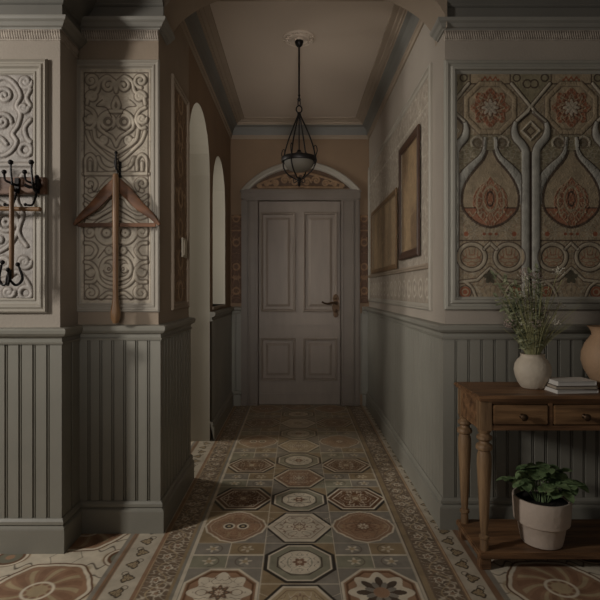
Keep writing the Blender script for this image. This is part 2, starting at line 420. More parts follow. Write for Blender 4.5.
def c_oct(col, x, y, seed):
    put(col, cGr, np.ones_like(x)); put(col, cOl, (y*x > 0)*1.)
    d = oct_d(x, y)
    put(col, cBk, aa(d-.97)); put(col, cW, aa(d-.87)); put(col, cSg, aa(d-.82)); put(col, cDk*.7, aa(abs(d-.60)-.02))
    r = np.hypot(x, y)
    put(col, cW, aa(r-.57)); scrollwork(col, x, y, aa(r-.53), 17, seed+10, cDk*.7, .45); scrollwork(col, x, y, aa(r-.4), 15, seed+13, cSg, .5)
    rosette(col, x, y, .2, 6, cRu, cRd, cW, seed)
def c_quat(col, x, y, seed):
    put(col, [cOl, cGr, cSg][seed % 3], np.ones_like(x)); put(col, cGr, (x > 0)*(y < 0)*1.)
    t = np.arctan2(y, x); r = np.hypot(x, y)
    d = np.maximum(oct_d(x, y, 1.45), 0)-.06*np.cos(4*t)+.05*abs(np.sin(4*t))
    put(col, cW, aa(d-.93)); put(col, cRu, aa(d-.87)); put(col, cW, aa(abs(d-.76)-.012)*.6)
    scrollwork(col, x, y, aa(d-.72), 22, seed+20, cRd, .6); scrollwork(col, x, y, aa(d-.7), 26, seed+23, cSand, .6, .8)
    if seed % 2 == 0:
        for s in (-1, 1):
            q = np.hypot(x-s*.22, y)
            put(col, cW, aa(q-.19)); put(col, cBk, aa(q-.13)); put(col, cSand, aa(q-.06))
    else: rosette(col, x, y, .45, 8, cRu, cRd, cW, seed)
def c_star(col, x, y, seed):
    put(col, cGr, np.ones_like(x))
    t = np.arctan2(y, x); r = np.hypot(x, y); d = oct_d(x, y, 1.4)
    put(col, cW, aa(d-.97)); put(col, cRu, aa(d-.90)); put(col, cBr, aa(abs(d-.82)-.03)); put(col, cW, aa(r-.72-.10*np.cos(8*t)))
    if seed % 2: put(col, cDk*.8, aa(r-.62*abs(np.cos(4*t))**.8)*(r > .2)); put(col, cGr, aa(r-.42*abs(np.sin(4*t))**.6)*(r > .2)); put(col, cRu, aa(r-.2))
    else: scrollwork(col, x, y, aa(r-.66), 19, seed+31, cBr, .5); rosette(col, x, y, .3, 8, cRu, cDk, cW, seed)
def c_small(col, x, y, seed):       # four leaf tiles
    put(col, cGr, np.ones_like(x)); put(col, cOl, (x*y > 0)*1.); put(col, cSg, ((x < 0)*(y < 0))*1.)
    put(col, cW, aa(np.minimum(abs(x)-.014, abs(y)-.05), .008))
    xx = abs(x)-.5; yy = (abs(y)-.5)*.7; t = np.arctan2(yy, xx); r = np.hypot(xx, yy)
    put(col, cW, aa(r-.2*(.65+.35*np.cos(5*t+1)), .02)*.8); put(col, cSand, aa(r-.08, .02)); put(col, cDk, aa(abs(r-.27)-.012, .02)*(np.cos(t) < 0))
def c_oval(col, x, y, seed):
    put(col, cOl, np.ones_like(x)); put(col, cSg, (y > 0)*(x < 0)*1.); d = np.maximum(abs(y), (abs(x)*.78+abs(y)*.5))
    put(col, cBk, aa(d-.93)); put(col, cW, aa(d-.83)); put(col, cBr, aa(d-.77)); put(col, cW, aa(abs(d-.64)-.02))
    scrollwork(col, x, y, aa(d-.6), 22, seed+40, cW, .7); rosette(col, x, y, .3, 6, cSand, cRd, cW, seed)
# cell layout
YC = [(2.279+.34*k-.17, 2.279+.34*k+.17) for k in range(-4, 10)]
CELLS = []
for k, (a, b) in enumerate(YC): CELLS.append((-.155, .18, a, b, (c_oct if k % 2 == 0 else c_hex), k))
side_rows = [(1.08,1.30,'s'),(1.30,1.65,'q'),(1.65,1.87,'s'),(1.87,2.23,'*'),(2.23,2.45,'s'),(2.45,2.80,'q'),(2.80,3.15,'o'),(3.15,3.38,'s'),(3.38,3.70,'o'),(3.70,3.92,'s'),(3.92,4.27,'q'),(4.27,4.5,'s'),(4.5,4.85,'o'),(4.85,5.05,'s'),(5.05,5.4,'q')]
fm = {'s': c_small, 'q': c_quat, '*': c_star, 'o': c_oval}
for k, (a, b, c) in enumerate(side_rows):
    CELLS.append((-.485, -.155, a, b, fm[c], {'q':0,'*':2}.get(c, k))); CELLS.append((.18, .515, a, b, fm[c], {'q':1,'*':1}.get(c, k+1)))
def medallion_tile(col, X, Y, cx, cy, P, s):
    x = ((X-cx+P/2) % P-P/2)/.2; y = ((Y-cy+P/2) % P-P/2)/.2
    put(col, cW*.92, np.ones_like(x))
    t = np.arctan2(y, x); r = np.hypot(x, y)
    scrollwork(col, x, y, np.ones_like(x), 9, 61, cDk*.6, .34); scrollwork(col, x, y, np.ones_like(x), 5.5, 64, cSand, .35, .8)
    E = .96+.08*np.abs(np.cos(3*t))+.02*np.cos(12*t)
    put(col, cW, aa(r-E-.05, .02)); put(col, cBr, aa(abs(r-E-.05)-.022, .015)); put(col, cRu*.95, aa(r-E+.05, .015))
    sw = np.sin(9*t+6.5*r*s+.6*np.sin(6*r))
    put(col, cRd, aa(r-.86, .02)*ss(.2,.6,sw)*.55); put(col, cSand, aa(r-.84, .02)*(1-ss(-.85,-.6,sw))); put(col, cW, aa(abs(r-.3)-.03, .02)); put(col, cSand, aa(r-.2,.02))
    x2 = (np.abs(x)-P/.4); y2 = (np.abs(y)-P/.4); r2 = np.hypot(x2, y2)
    put(col, cBr, aa(r2-.42,.02)); put(col, cW, aa(abs(r2-.36)-.03,.02)); put(col, cSg*.6, aa(r2-.26,.02)); put(col, cRu, aa(r2-.1,.02))
def strip_dense(col, u, v, seed):
    put(col, cDB, np.ones_like(u)); f = scroll(u, v, 130, 71); put(col, cW, lines_of(f, .9)*.75); put(col, cDk*.7, lines_of(f-1.6, .5)*.6)
    g = scroll(u, v, 70, 77); put(col, cRu, lines_of(g, .4)*.5)
    p = .030*np.sin(v*2*PI/.19); put(col, cSand, aa(abs(u-p)-.0035, .002)*.9)
    q = ((v/.095) % 1-.5)*.095; sg = np.where(np.floor(v/.095) % 2 == 0, -1, 1); r = np.hypot(u-sg*.014, q); t = np.arctan2(q, u-sg*.014)
    put(col, cW, aa(abs(r-.017-.004*np.cos(5*t))-.0035, .002)*.9); put(col, cRu, aa(r-.009, .002)*.8)
def strip_leaf(col, u, v):
    put(col, cW*.72, np.ones_like(u)); k = np.floor(v/.105); p = ((v/.105) % 1-.5)*.105; s = np.where(k % 2 == 0, 1, -1)
    x = u*s-.004; y = p; t = np.arctan2(y, x); r = np.hypot(x, y*.85)
    R_ = .034*(.78+.16*np.cos(3*t)+.06*np.cos(7*t)); put(col, cDk*.6, aa(r-R_, .002)); put(col, cSand*.8, aa(r-R_+.007, .002)); put(col, cDk*.7, aa(abs(np.sin(2.5*t+60*r))*.02-.004, .002)*(r < R_*.8)); put(col, cDk*.6, aa(np.abs(np.hypot(x+.02, y-.035)-.014)-.002, .002)*(x < 0))
def bandc(col, X, a, b, c): put(col, c, aa(np.maximum(a-X, X-b), .0015))
def floor_col(X, Y):
    col = np.zeros(X.shape+(3,)); col[...] = cSand
    m = X < -.83
    if m.any(): c = col[m]; medallion_tile(c, X[m], Y[m], -1.07, 2.06, .52, 1); col[m] = c
    m = X > .85
    if m.any(): c = col[m]; medallion_tile(c, X[m], Y[m], 1.10, 2.08, .52, -1); col[m] = c
    for (a, b, f, ctr) in ((-.80, -.67, 0, -.735), (.70, .80, 0, .75), (-.65, -.53, 1, -.59), (.565, .68, 1, .622)):
        m = (X >= a-.01) & (X <= b+.01)
        c = col[m]
        if f: strip_dense(c, X[m]-ctr, Y[m], 1)
        else: strip_leaf(c, X[m]-ctr, Y[m])
        col[m] = c
    for (x0, x1, y0, y1, fn, sd) in CELLS:
        m = (X >= x0) & (X < x1) & (Y >= y0) & (Y < y1)
        if m.any():
            c = col[m]; x = (X[m]-(x0+x1)/2)/((x1-x0)/2); y = (Y[m]-(y0+y1)/2)/((y1-y0)/2)
            fn(c, x, y, sd); col[m] = c
            g = np.minimum(np.minimum(X[m]-x0, x1-X[m]), np.minimum(Y[m]-y0, y1-Y[m])); c = col[m]; put(c, cW, (1-ss(.001,.0035,g))*.75); col[m] = c
    for a, b, c in ((-.50,-.485,cW*.9),(-.515,-.50,cGr),(-.53,-.515,cOl),(-.672,-.648,cRu*.9),(-.655,-.65,cSand),(-.825,-.80,cRu*.8),(-.812,-.806,cDB),(-.845,-.825,cGr),
                    (.515,.525,cW*.8),(.525,.532,cDB),(.532,.558,cOl),(.558,.566,cDB),(.676,.684,cDB),(.684,.70,cRu),(.689,.694,cSand*1.2),(.80,.83,cRu*.75),(.83,.855,cGr)):
        bandc(col, X, a, b, c)
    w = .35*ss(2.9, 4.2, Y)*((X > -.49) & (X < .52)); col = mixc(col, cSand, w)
    return np.minimum(col*1.3, .8)
def floor_patch(x0, x1, y0, y1, rx, ry):
    X, Y = np.meshgrid(np.arange(x0, x1+rx, rx), np.arange(y0, y1+ry*.5, ry), indexing='ij')
    X = np.minimum(X, x1); Y = np.minimum(Y, y1)
    P = np.stack([X, Y, np.zeros_like(X)], -1); return P, floor_col(X, Y)
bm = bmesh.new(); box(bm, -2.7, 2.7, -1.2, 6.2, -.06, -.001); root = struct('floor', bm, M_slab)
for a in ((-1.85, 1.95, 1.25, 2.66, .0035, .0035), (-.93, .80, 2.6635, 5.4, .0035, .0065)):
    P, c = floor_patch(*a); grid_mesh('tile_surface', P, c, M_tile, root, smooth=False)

# ================================================================== PANELS
fprof = [(0,0),(0,.010),(.006,.016),(.012,.016),(.016,.010),(.024,.009),(.028,.014),(.034,.014),(.040,.004),(.046,.003)]
fprof_b = [(0,0),(0,.012),(.008,.020),(.016,.020),(.022,.010),(.030,.010),(.036,.006),(.040,.004)]
def px(pl_y, x): return (x-VX)*pl_y/F
def pz(pl_y, y): return CAMZ+(VY-y)*pl_y/F

# --- carved panel behind the hanger (recess of the left wall)
def carve(lines, thin, w, base, groove, groove_shade, field=None, depth=.007, tint=None):
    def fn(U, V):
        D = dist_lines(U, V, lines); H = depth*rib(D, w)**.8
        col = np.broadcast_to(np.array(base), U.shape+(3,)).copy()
        g = ss(w*.75, w*1.05, D)*(1-ss(w*1.3, w*1.9, D)); put(col, groove, g*groove_shade); H = H-.0015*g  # groove darkening painted into the colour, as shade beside each rib
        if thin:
            D2 = dist_lines(U, V, thin); q = 1-ss(w*.18, w*.5, D2); H = H-.002*q; put(col, groove, q*min(1, groove_shade*1.2))
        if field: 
            f = scroll(np.abs(U-field[0]), V, field[1], 5); q = lines_of(f, .3)*ss(w, w*1.6, D); put(col, groove, q*groove_shade*.4); H = H+.001*q
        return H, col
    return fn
def sym(lines): return lines+[[(-a, b) for a, b in l] for l in lines]
S = 1/193.8
def to_m(lines, y0, cx): return [[(cx+a*S, pz(YPL, b)) for a, b in l] for l in lines]
half = [spiral(25,81,7,1.5,PI/2,1), spiral(7.5,86,7.5,1.5,PI,1), curve((0,92),(3,82),(9,77),(16,82),(19,92),(27,97),(29,104)), spiral(24,97,5.5,1.4,0,-1),
  curve((0,98),(3,106),(0,112)), circ(8,122,6.5), curve((29,108),(23,112),(20,120),(24,128),(29,128)), spiral(26,119,5,1.3,0,1),
  curve((0,112),(8,112),(16,118),(17,128),(10,134),(4,138),(0,146)), curve((29,132),(25,142),(17,150),(8,158),(0,162)), curve((22,130),(20,140),(12,147),(0,154)),
  spiral(13,140,5,1.3,0,1), curve((31,171),(31,160),(26,155),(21,160),(21,170)), curve((26,170),(26,163)), curve((18,158),(14,166),(6,170),(0,168)),
  [(0,174),(32,174)], spiral(26,184,7,1.4,PI/2,1), curve((31,196),(24,200),(18,196),(14,188),(6,180),(0,178)), curve((31,204),(22,210),(14,206),(8,198),(0,196)),
  curve((0,206),(10,212),(22,218),(30,216)), curve((0,218),(8,221),(18,226),(19,236),(12,243),(4,242),(0,238)), circ(9.5,233,7.5), circ(9.5,233,2.5,8), circ(7,250.5,2.2,8),
  spiral(26,232,6,1.3,-PI/2,1), curve((31,243),(24,244),(20,250),(24,257),(30,258)), curve((0,258),(8,258),(13,262),(15,270),(11,277),(0,280)), spiral(9,269,4.5,1.2,0,-1),
  curve((31,262),(24,264),(19,272),(22,281),(30,282)), spiral(25,272,4,1.2,0,1), curve((0,288),(10,286),(17,280),(19,272)), spiral(25,293,7,1.5,-PI/2,-1), curve((0,295),(8,293),(15,298))]
half_t = [curve((14,100),(20,106),(10,108),(4,118)), curve((4,128),(10,132)), circ(8,122,3,8), curve((12,190),(22,192),(24,186)), curve((6,212),(16,218),(24,224)), curve((12,250),(18,258)), circ(7,269,1.5,6), [(32,73),(32,299)], [(0,299),(32,299)], [(0,73),(32,73)]]
cxm = px(YPL, 116.5)
def mk(lines): return to_m(sym([[(a, b) for a, b in l] for l in lines]), 0, cxm)
x0, x1, z0, z1 = px(YPL,72), px(YPL,160), pz(YPL,312), pz(YPL,60.5)
t = thing('carved_wall_relief', 'cream carved scrollwork wall panel behind the wooden clothes hanger', 'wall panel', ((x0+x1)/2, YPL, z0))
bm = bmesh.new(); rect_frame(bm, PF_L, x0, x1, z0, z1, fprof); obj('frame', bm, M_frame, t, recalc=True)
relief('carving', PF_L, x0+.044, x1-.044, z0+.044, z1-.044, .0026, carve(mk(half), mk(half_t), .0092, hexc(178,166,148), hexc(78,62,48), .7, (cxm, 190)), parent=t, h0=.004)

# --- grey-cream panel behind the coat rack
x0, x1, z0, z1 = px(YO,-62), px(YO,48.5), pz(YO,313), pz(YO,60)
cxo = (x0+x1)/2; so = 1/209.6
def mo(lines): return [[(cxo+a*so, pz(YO, b)) for a, b in l] for l in sym(lines)]
hl = [curve((0,82),(12,78),(22,84),(28,96),(24,106),(28,114),(25,126),(20,134),(24,142),(18,152),(8,156),(0,150)), spiral(33,82,7,1.5), spiral(12,96,8,1.5,PI,1), spiral(10,122,9,1.5,0,-1),
  spiral(31,108,5,1.3), curve((38,90),(34,98),(38,106)), circ(33,150,6), curve((0,140),(8,138),(14,144)), curve((38,120),(32,128),(34,138),(38,142)),
  [(0,165),(38,165)], circ(14,222,9), circ(14,222,3.5,8), circ(7,240,2.5,8), curve((38,176),(28,184),(24,200),(30,214),(26,232),(34,246)), curve((0,200),(10,204),(22,214),(26,228),(18,244),(6,252),(0,250)),
  spiral(33,178,7,1.4), spiral(32,262,7,1.5), spiral(12,264,7,1.4,PI,1), curve((0,276),(12,280),(24,272),(32,278),(38,288)), circ(33,293,6), spiral(16,292,6,1.3), spiral(10,188,6,1.3)]
t = thing('carved_wall_relief', 'pale grey embossed wall panel behind the coat rack', 'wall panel', ((x0+x1)/2, YO, z0))
bm = bmesh.new(); rect_frame(bm, PF_O, x0, x1, z0, z1, [(0,0),(0,.012),(.008,.020),(.014,.012),(.020,.012),(.028,.018),(.036,.018),(.044,.006),(.056,.005),(.060,.009),(.066,.009),(.072,.003)]); obj('frame', bm, M_frame, t)
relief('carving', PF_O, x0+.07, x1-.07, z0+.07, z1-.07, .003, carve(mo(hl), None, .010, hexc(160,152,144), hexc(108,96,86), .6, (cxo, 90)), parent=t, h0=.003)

# --- narrow panel on the corridor side of the left pier
def side_fn(U, V):
    u = np.abs(U-(2.86+3.24)/2); f = scroll(u, V, 75, 12); g = lines_of(f, .5)
    p = ((V/.19) % 1-.5)*.19; r = np.hypot(u, p); ring = rib(np.abs(r-.055), .012)
    H = .004*np.maximum(g, ring); col = mixc(np.broadcast_to(np.array(hexc(160,134,106)), U.shape+(3,)), hexc(100,76,56), (1-np.maximum(g, ring))*.75)
    return H, col
t = thing('carved_wall_relief', 'narrow brown carved panel on the corridor side of the left pier', 'wall panel', (XL, 3.05, 1.125))
bm = bmesh.new(); rect_frame(bm, PL, 2.84, 3.26, 1.125, 2.47, fprof); obj('frame', bm, M_tan, t)
relief('carving', PL, 2.884, 3.216, 1.169, 2.426, .004, side_fn, parent=t, h0=.004)
bm = bmesh.new(); box(bm, XL+.012, XL+.022, 3.04, 3.16, 1.44, 1.56, .003); box(bm, XL+.020, XL+.026, 3.06, 3.14, 1.455, 1.545, .002)
o = obj('wall_plate', bm, M_tag); tag(o, 'small pale plate fixed on the narrow panel of the left pier', 'wall plate')

# --- patterned tile panel on the right foyer wall
gA = np.array(hexc(128,114,92)); gB = np.array(hexc(136,120,97)); gR = np.array(hexc(118,70,48)); gBar = np.array(hexc(134,130,120)); gL = np.array(hexc(112,103,82)); gD = np.array(hexc(62,48,38)); gCr = np.array(hexc(150,141,124))
teardrop = curve((2.5,126),(2.8,148),(6.5,159),(14,168),(22,178.5),(27,189),(28.5,200),(26,211),(17,220.5),(8,225.5),(0,227.5))
def tile_fn(U, V):
    Xp = VX+U*190.8; y = VY-(V-CAMZ)*190.8
    xx = ((Xp-490+40.5) % 81)-40.5; a = np.abs(xx); H = np.zeros_like(U); col = np.broadcast_to(gA, U.shape+(3,)).copy()
    E = .35
    put(col, gB, ss(225,226,y)*.6); put(col, gL, ss(134,136,y)*(1-ss(176,180,y)))
    sc = lines_of(scroll(a, y, .75, 21), 1.0); put(col, gD, sc*.4); H -= .0015*sc
    sc2 = lines_of(scroll(a, y, .5, 24), .3); put(col, gR, sc2*.35); sc3 = lines_of(scroll(a, y, .8, 27), 1.); put(col, gCr, sc3*.5); H += .001*sc3
    # top band
    m = aa(np.maximum(a-20, y-84), E); put(col, gB, m); put(col, gR, m*aa(np.abs(y-79+1.5*np.cos(a*1.2))-1.2, E)*(a < 9)); 
    put(col, gD, aa(np.abs(np.maximum(a-20, y-84))-.6, E))
    # octagon medallion
    dy = y-108; d = np.maximum(np.maximum(a, np.abs(dy)), (a+np.abs(dy))/1.42)
    put(col, gB, aa(d-26, E)); rr = rib(np.abs(d-24), 2.6); H += .004*rr; put(col, gB, (rr > .2)*.9); put(col, gD, aa(np.abs(d-21.2)-.4, E)*.55); put(col, gD, aa(np.abs(d-26.6)-.5, E)*.7)
    r = np.hypot(a, dy); t = np.arctan2(dy, xx)
    pet = r-20*(.9+.1*np.cos(8*t)); put(col, gR, aa(pet, E)*.9); lc = lines_of(scroll(a, np.abs(dy), .9, 44), 1.1)*aa(pet, E); put(col, gB, lc*.85); H += .0015*lc; H += .002*aa(pet, 1.); put(col, gB, aa(np.abs(r-13.5*(.8+.2*np.cos(8*t)))-.9, E))
    put(col, gD, aa(np.abs(np.sin(8*t+r*.25))*r*.2-.5, .3)*(r < 16)*(r > 9)*.7); st = r-8.5*(.55+.45*np.abs(np.cos(4*t))); put(col, gCr, aa(st, E)*.8); H += .002*aa(st, .8); put(col, gD, aa(np.abs(st-1)-.5, E)*.8)
    # hoods left and right of the medallion foot
    q = np.hypot(a-12.5, y-143); put(col, gD, aa(q-6, E)*.5); rr = rib(np.abs(q-6), 1.3)*(y < 147)*(a > 6); H += .004*rr; put(col, gCr, (rr > .2)*.6)
    # teardrop and its ribbon
    Dl = dist_lines(a, y, [teardrop]); cx_ = np.interp(y.ravel(), [p[1] for p in teardrop], [p[0] for p in teardrop]).reshape(y.shape)
    inside = (a < cx_)*(y > 134)*(y < 227.5)*1.; put(col, gB, inside*ss(150,156,y)*.85)
    q = a/np.maximum(np.interp(y, [177,180,184,189,195,203,211,218,224], [.01,2.5,7,13,16.5,17.5,16.5,12,5]), .01); lot = aa(q-1, .02)*inside; put(col, gR, lot*.85)
    lc = lines_of(scroll(a, y, .95, 39), 1.1)*lot; put(col, gB, lc*.85); H += .0015*lc; ring = aa(np.abs(q-.78)-.06, .03)*inside; put(col, gB, ring); H += .002*lot; tt = np.arctan2(y-203, a)
    put(col, gB, lot*aa(np.abs(np.sin(tt*7))-.25, .1)*(q > .45)*(q < .74)); put(col, gB, aa(np.abs(np.hypot(a/7, (y-199)/12)-1)-.13, .05)*inside); put(col, gD, aa(np.abs(np.hypot(a/3.5, (y-199)/7)-1)-.15, .05)*inside)
    bowl = inside*ss(207,208,y)*(q > .8); put(col, gR, bowl*.75); put(col, gB, aa(np.abs(y-214+2*np.cos(a*.9))-.8, E)*inside*(a < 22)); put(col, gD, aa(np.abs(y-208)-.6, E)*inside*(a > 14))
    rr = rib(np.abs(Dl), 1.3)*(y > 150); H += .002*rr; put(col, gD, (rr > .1)*.9)
    out = (a > cx_)*(y > 137)*1.; wv = 1.6+2.6*ss(144,176,y); rb = rib(np.abs(Dl-wv-1.2), wv)**.7*out*(1-ss(200,206,y)); H += .006*rb; put(col, gBar, ss(0,.2,rb)); put(col, gD, aa(np.abs(Dl-2*wv-1.6)-.5, E)*out*(y < 186))
    # vertical bars + diamond loop
    e = 40.5-a
    rb = rib(np.abs(e-5.2), 3.9)**.7*ss(150,152,y); H = np.maximum(H, .010*rb); put(col, gBar, ss(0,.2,rb)); put(col, gD, aa(np.abs(e)-1.2, E)*ss(148,151,y)); put(col, gD, aa(np.abs(e-9.6)-.6, E)*ss(170,175,y)*.8)
    dd = np.maximum((e+np.abs(y-132)*.95)/1.35, e); m = (y < 152)*(y > 108)
    kl = dist_lines(e, y, [curve((15.5,123),(16.5,130),(14.5,138),(9,144.5),(5.6,151),(5.2,160)), [(0,110),(15.5,123)]]); wk = 1.6+2.2*ss(118,140,y)
    put(col, gA, m*aa(dd-14, E)); rb = rib(kl, wk)**.7*(y < 158)*(y > 108)*(e > 1.2); H = np.maximum(H, .010*rb); put(col, gBar, ss(0,.2,rb)); put(col, gD, aa(np.abs(kl-wk-.5)-.5, E)*(y < 152)*(y > 110)*(e > 1))
    d3 = e+np.abs(y-131); rb = rib(np.abs(d3-9), 1.6); H = np.maximum(H, .008*rb); put(col, gCr, (rb > .2)*.8); put(col, gD, aa(np.abs(d3-4.5)-.7, E))
    # shield and crossed fillets above
    m = (y < 104)*aa(e-(104-y)*.75-1, E)*(e < 19); put(col, gL*1.15, m); put(col, gD, aa(np.abs(np.hypot(e-3.5, y-84)-4)-.7, E)); put(col, gD, aa(np.abs(np.hypot(e-14, y-78)-3.5)-.7, E))
    dl = dist_lines(e, y, [[(19,84),(0,107),(-5,113)], [(0,107),(5,113),(14,121)]]); rb = rib(dl, 1.7); H = np.maximum(H, .006*rb); put(col, gCr, (rb > .2)*.8); put(col, gD, aa(np.abs(dl-2)-.4, E))
    # lower field
    put(col, gR, aa(np.hypot(((a+3) % 6-3), (y-234)*1.2)-1.8, E)*(a < 10)); put(col, gR, aa(np.hypot(a-24, y-234)-2.4, E)); put(col, gD, aa(np.abs(y-240.5)-.6, E)*(e > 9))
    r = np.hypot(a-18.5, (y-257)*1.05); put(col, gB*.95, aa(r-15, E)); rb = rib(np.abs(r-13.5), 2.); H = np.maximum(H, .004*rb*(e > 9)); put(col, gCr, (rb > .3)*(e > 9)*.5); put(col, gD, aa(np.abs(r-11)-.5, E)); put(col, gD, aa(np.abs(r-15.8)-.5, E))
    sc = lines_of(scroll(np.abs(a-18.5), y-257, .8, 33), 1.2); put(col, gR, aa(r-10, E)*sc*.8); H += .001*aa(r-10, E)*sc
    dl = dist_lines(a, y, [[(0,268),(13,280),(30,282)], curve((25,282),(18,288),(14,298)), [(0,243),(6,249)]]); rb = rib(dl, 1.3); H = np.maximum(H, .003*rb); put(col, gCr, (rb > .3)*.5); put(col, gD, aa(np.abs(dl-1.8)-.4, E))
    r = np.hypot(a, (y-277)); t = np.arctan2(y-277, a); put(col, gL*.4, aa(r-7*(.55+.45*np.abs(np.cos(2.5*t+.6))), E))
    r = np.hypot(a-25, y-292); put(col, gR, aa(r-5.5, E)); put(col, gB, aa(np.abs(r-3)-.6, E)); put(col, gD, aa(np.abs(r-6.3)-.5, E))
    # tile joints
    put(col, gD, aa(a-.25, .3)*(y > 227)*.5)
    return H, np.minimum(col*1.3, .8)
x0, z0, z1, x1 = px(YPR,443.5), pz(YPR,310), pz(YPR,61), 1.76
t = thing('tile_panel', 'framed wall panel of patterned terracotta and olive tiles above the console table', 'wall panel', ((x0+x1)/2, YPR, z0))
bm = bmesh.new(); rect_frame(bm, PF_R, x0, x1, z0, z1, [(0,0),(0,.012),(.006,.020),(.018,.022),(.024,.014),(.032,.014),(.040,.026),(.052,.026),(.056,.012),(.066,.006),(.072,.0)]); obj('frame', bm, M_bar, t)
relief('tile_field', PF_R, x0+.068, x1-.068, z0+.04, z1-.04, .0027, tile_fn, parent=t, h0=.002)

# --- embossed lining of the corridor's right wall
def emb_fn(U, V):
    f = lines_of(scroll(U, V, 80, 41), .55); p = ((U/.16) % 1-.5)*.16
    low = V < 1.38; r = np.hypot(p, (V-1.25)*.9); g = np.where(low, np.maximum(rib(np.abs(r-.05), .008), rib(r, .02)), f)
    ln = np.maximum(rib(np.abs(V-2.335), .008), rib(np.abs(V-1.155), .005)); H = .0025*g+.007*ln
    col = mixc(np.broadcast_to(np.array(hexc(176,165,149)), U.shape+(3,)), hexc(126,112,98), np.clip(1-g-ln, 0, 1)*.55)
    return H, col
t = thing('embossed_panel', 'large cream embossed wallpaper panel in a raised frame on the right corridor wall', 'wall panel', (XR, 4.1, 1.12))
bm = bmesh.new(); rect_frame(bm, PR, -5.33, -2.86, 1.12, 2.54, fprof_b); obj('frame', bm, M_frame, t)
relief('embossing', PR, -5.295, -2.9, 1.157, 2.503, .006, emb_fn, parent=t, h0=.003)
bm = bmesh.new(); sweep(bm, [(XR-.008, 5.29), (XR-.008, 2.9)], [(0,1.365),(.010,1.368),(.014,1.378),(.022,1.386),(.022,1.394),(0,1.398)], -1); obj('picture_ledge', bm, M_tan, t)

# --- ornament strips beside the door
def strip_fn(U, V):
    c = U.mean(); u = np.abs(U-c); f = lines_of(scroll(u, V, 110, 51), .5); v = V-1.1; p = (v % .26)-.13; r = np.hypot(U-c, p)
    rg = rib(np.abs(r-.035), .009); bars = np.maximum(rib(np.abs(V-2.03), .012), rib(np.abs(V-1.88), .008)); g = np.maximum(np.maximum(f*.8, rg), bars)
    return .004*g, mixc(np.broadcast_to(np.array(hexc(142,110,80)), U.shape+(3,)), hexc(74,48,34), (1-g)*.8)
for (a, b, nm) in ((XL+.01, -.6, 'left'), (.68, XR-.01, 'right')):
    o = relief('carved_border', PB, a, b, 1.1, 2.05, .005, strip_fn, h0=.006)
    tag(o, 'brown carved ornament strip on the wall %s of the corridor door' % ('left' if nm == 'left' else 'right'), 'wall panel')

# ================================================================== DOOR
bm = bmesh.new(); box(bm, DX0, DX1, YF+.015, YF+.06, 0.004, DZ-.003, .003)
door = tag(obj('door_1', bm, M_door), kind='structure')
PD = Plane((0, YF+.015, 0), (1,0,0), (0,-1,0))
def panel(bm, a, b, c, d):
    rr = rect_frame(bm, PD, a, b, c, d, [(0,0),(.0,.020),(.010,.028),(.020,.024),(.026,.006),(.032,-.012),(.048,-.012),(.054,-.012),(.060,.004),(.084,.014),(.090,.014)])
    bm.faces.new(rr[-1])
XA = lambda x: (x-VX)/92.9
ZA = lambda y: CAMZ+(VY-y)/92.9
for (a, b, c, d) in ((260.5,295.5,312,212),(303,337.5,312,212),(260.5,295.5,381,338),(303,337.5,381,338)):
    bm = bmesh.new(); panel(bm, XA(a), XA(b), ZA(c), ZA(d)); obj('panel', bm, M_door, door)
bm = bmesh.new(); box(bm, DX0+.01, DX1-.01, YF+.004, YF+.016, ZA(326.5), ZA(324), .002); box(bm, DX0+.01, DX1-.01, YF+.004, YF+.016, ZA(395), ZA(393.5), .002); obj('rail', bm, M_door, door)
hx, hz = XA(335.8), ZA(306)
bm = bmesh.new()
pr = [(0,-.125),(.018,-.118),(.030,-.095),(.024,-.07),(.036,-.045),(.040,-.01),(.034,.03),(.026,.055),(.034,.08),(.026,.11),(.012,.125),(0,.13)]
vs = [bm.verts.new((hx+x, YF-.016, hz+z)) for x, z in pr]+[bm.verts.new((hx-x, YF-.016, hz+z)) for x, z in pr[-2:0:-1]]
f = bm.faces.new(vs); ex = bmesh.ops.extrude_face_region(bm, geom=[f]); 
for v in ex['geom']:
    if isinstance(v, bmesh.types.BMVert): v.co.y += .030
ball(bm, (hx, YF-.017, hz+.03), .022, 1, .4, 1); ball(bm, (hx, YF-.017, hz-.05), .018, 1, .4, 1); ball(bm, (hx, YF-.017, hz+.085), .014, 1, .4, 1)
hp = obj('handle', bm, M_brass, door, True)
bm = bmesh.new(); tube(bm, [(hx,YF-.010,hz+.03),(hx,YF-.05,hz+.03)], .011); tube(bm, [(hx+.01,YF-.045,hz+.03),(hx-.04,YF-.052,hz+.036),(hx-.09,YF-.05,hz+.024),(hx-.135,YF-.047,hz+.036),(hx-.15,YF-.047,hz+.05)], [.013,.012,.010,.009,.012], smooth=5); obj('lever', bm, M_brass, hp, True)
# surround: pilasters, lintel, arch with carved tympanum
bm = bmesh.new()
for (a, b) in ((248,258.5),(341,354)):
    rr = rect_frame(bm, PB, XA(a), XA(b), .0, 2.215, [(0,0),(0,.028),(.006,.034),(.022,.034),(.026,.026),(.04,.026)]); bm.faces.new(rr[-1])
for (a, b) in ((241.5,247.8),(354,359.7)): box(bm, XA(a), XA(b), YF-.022, YF+.0, 0, 2.2, .004); box(bm, XA(a)+.012, XA(b)-.012, YF-.034, YF-.02, 0, 2.2, .004)
tag(obj('trim_13', bm, M_doorf), kind='structure')
bm = bmesh.new(); box(bm, XA(241.5), XA(360), YF-.044, YF, 2.225, 2.285, .006); box(bm, XA(240.5), XA(361), YF-.054, YF, 2.285, 2.315, .008); box(bm, XA(243), XA(358.5), YF-.04, YF, 2.20, 2.226, .004)
for a in (241.5, 352.5): box(bm, XA(a), XA(a+7.5), YF-.052, YF, 2.21, 2.285, .006)
tag(obj('trim_14', bm, M_doorf), kind='structure')
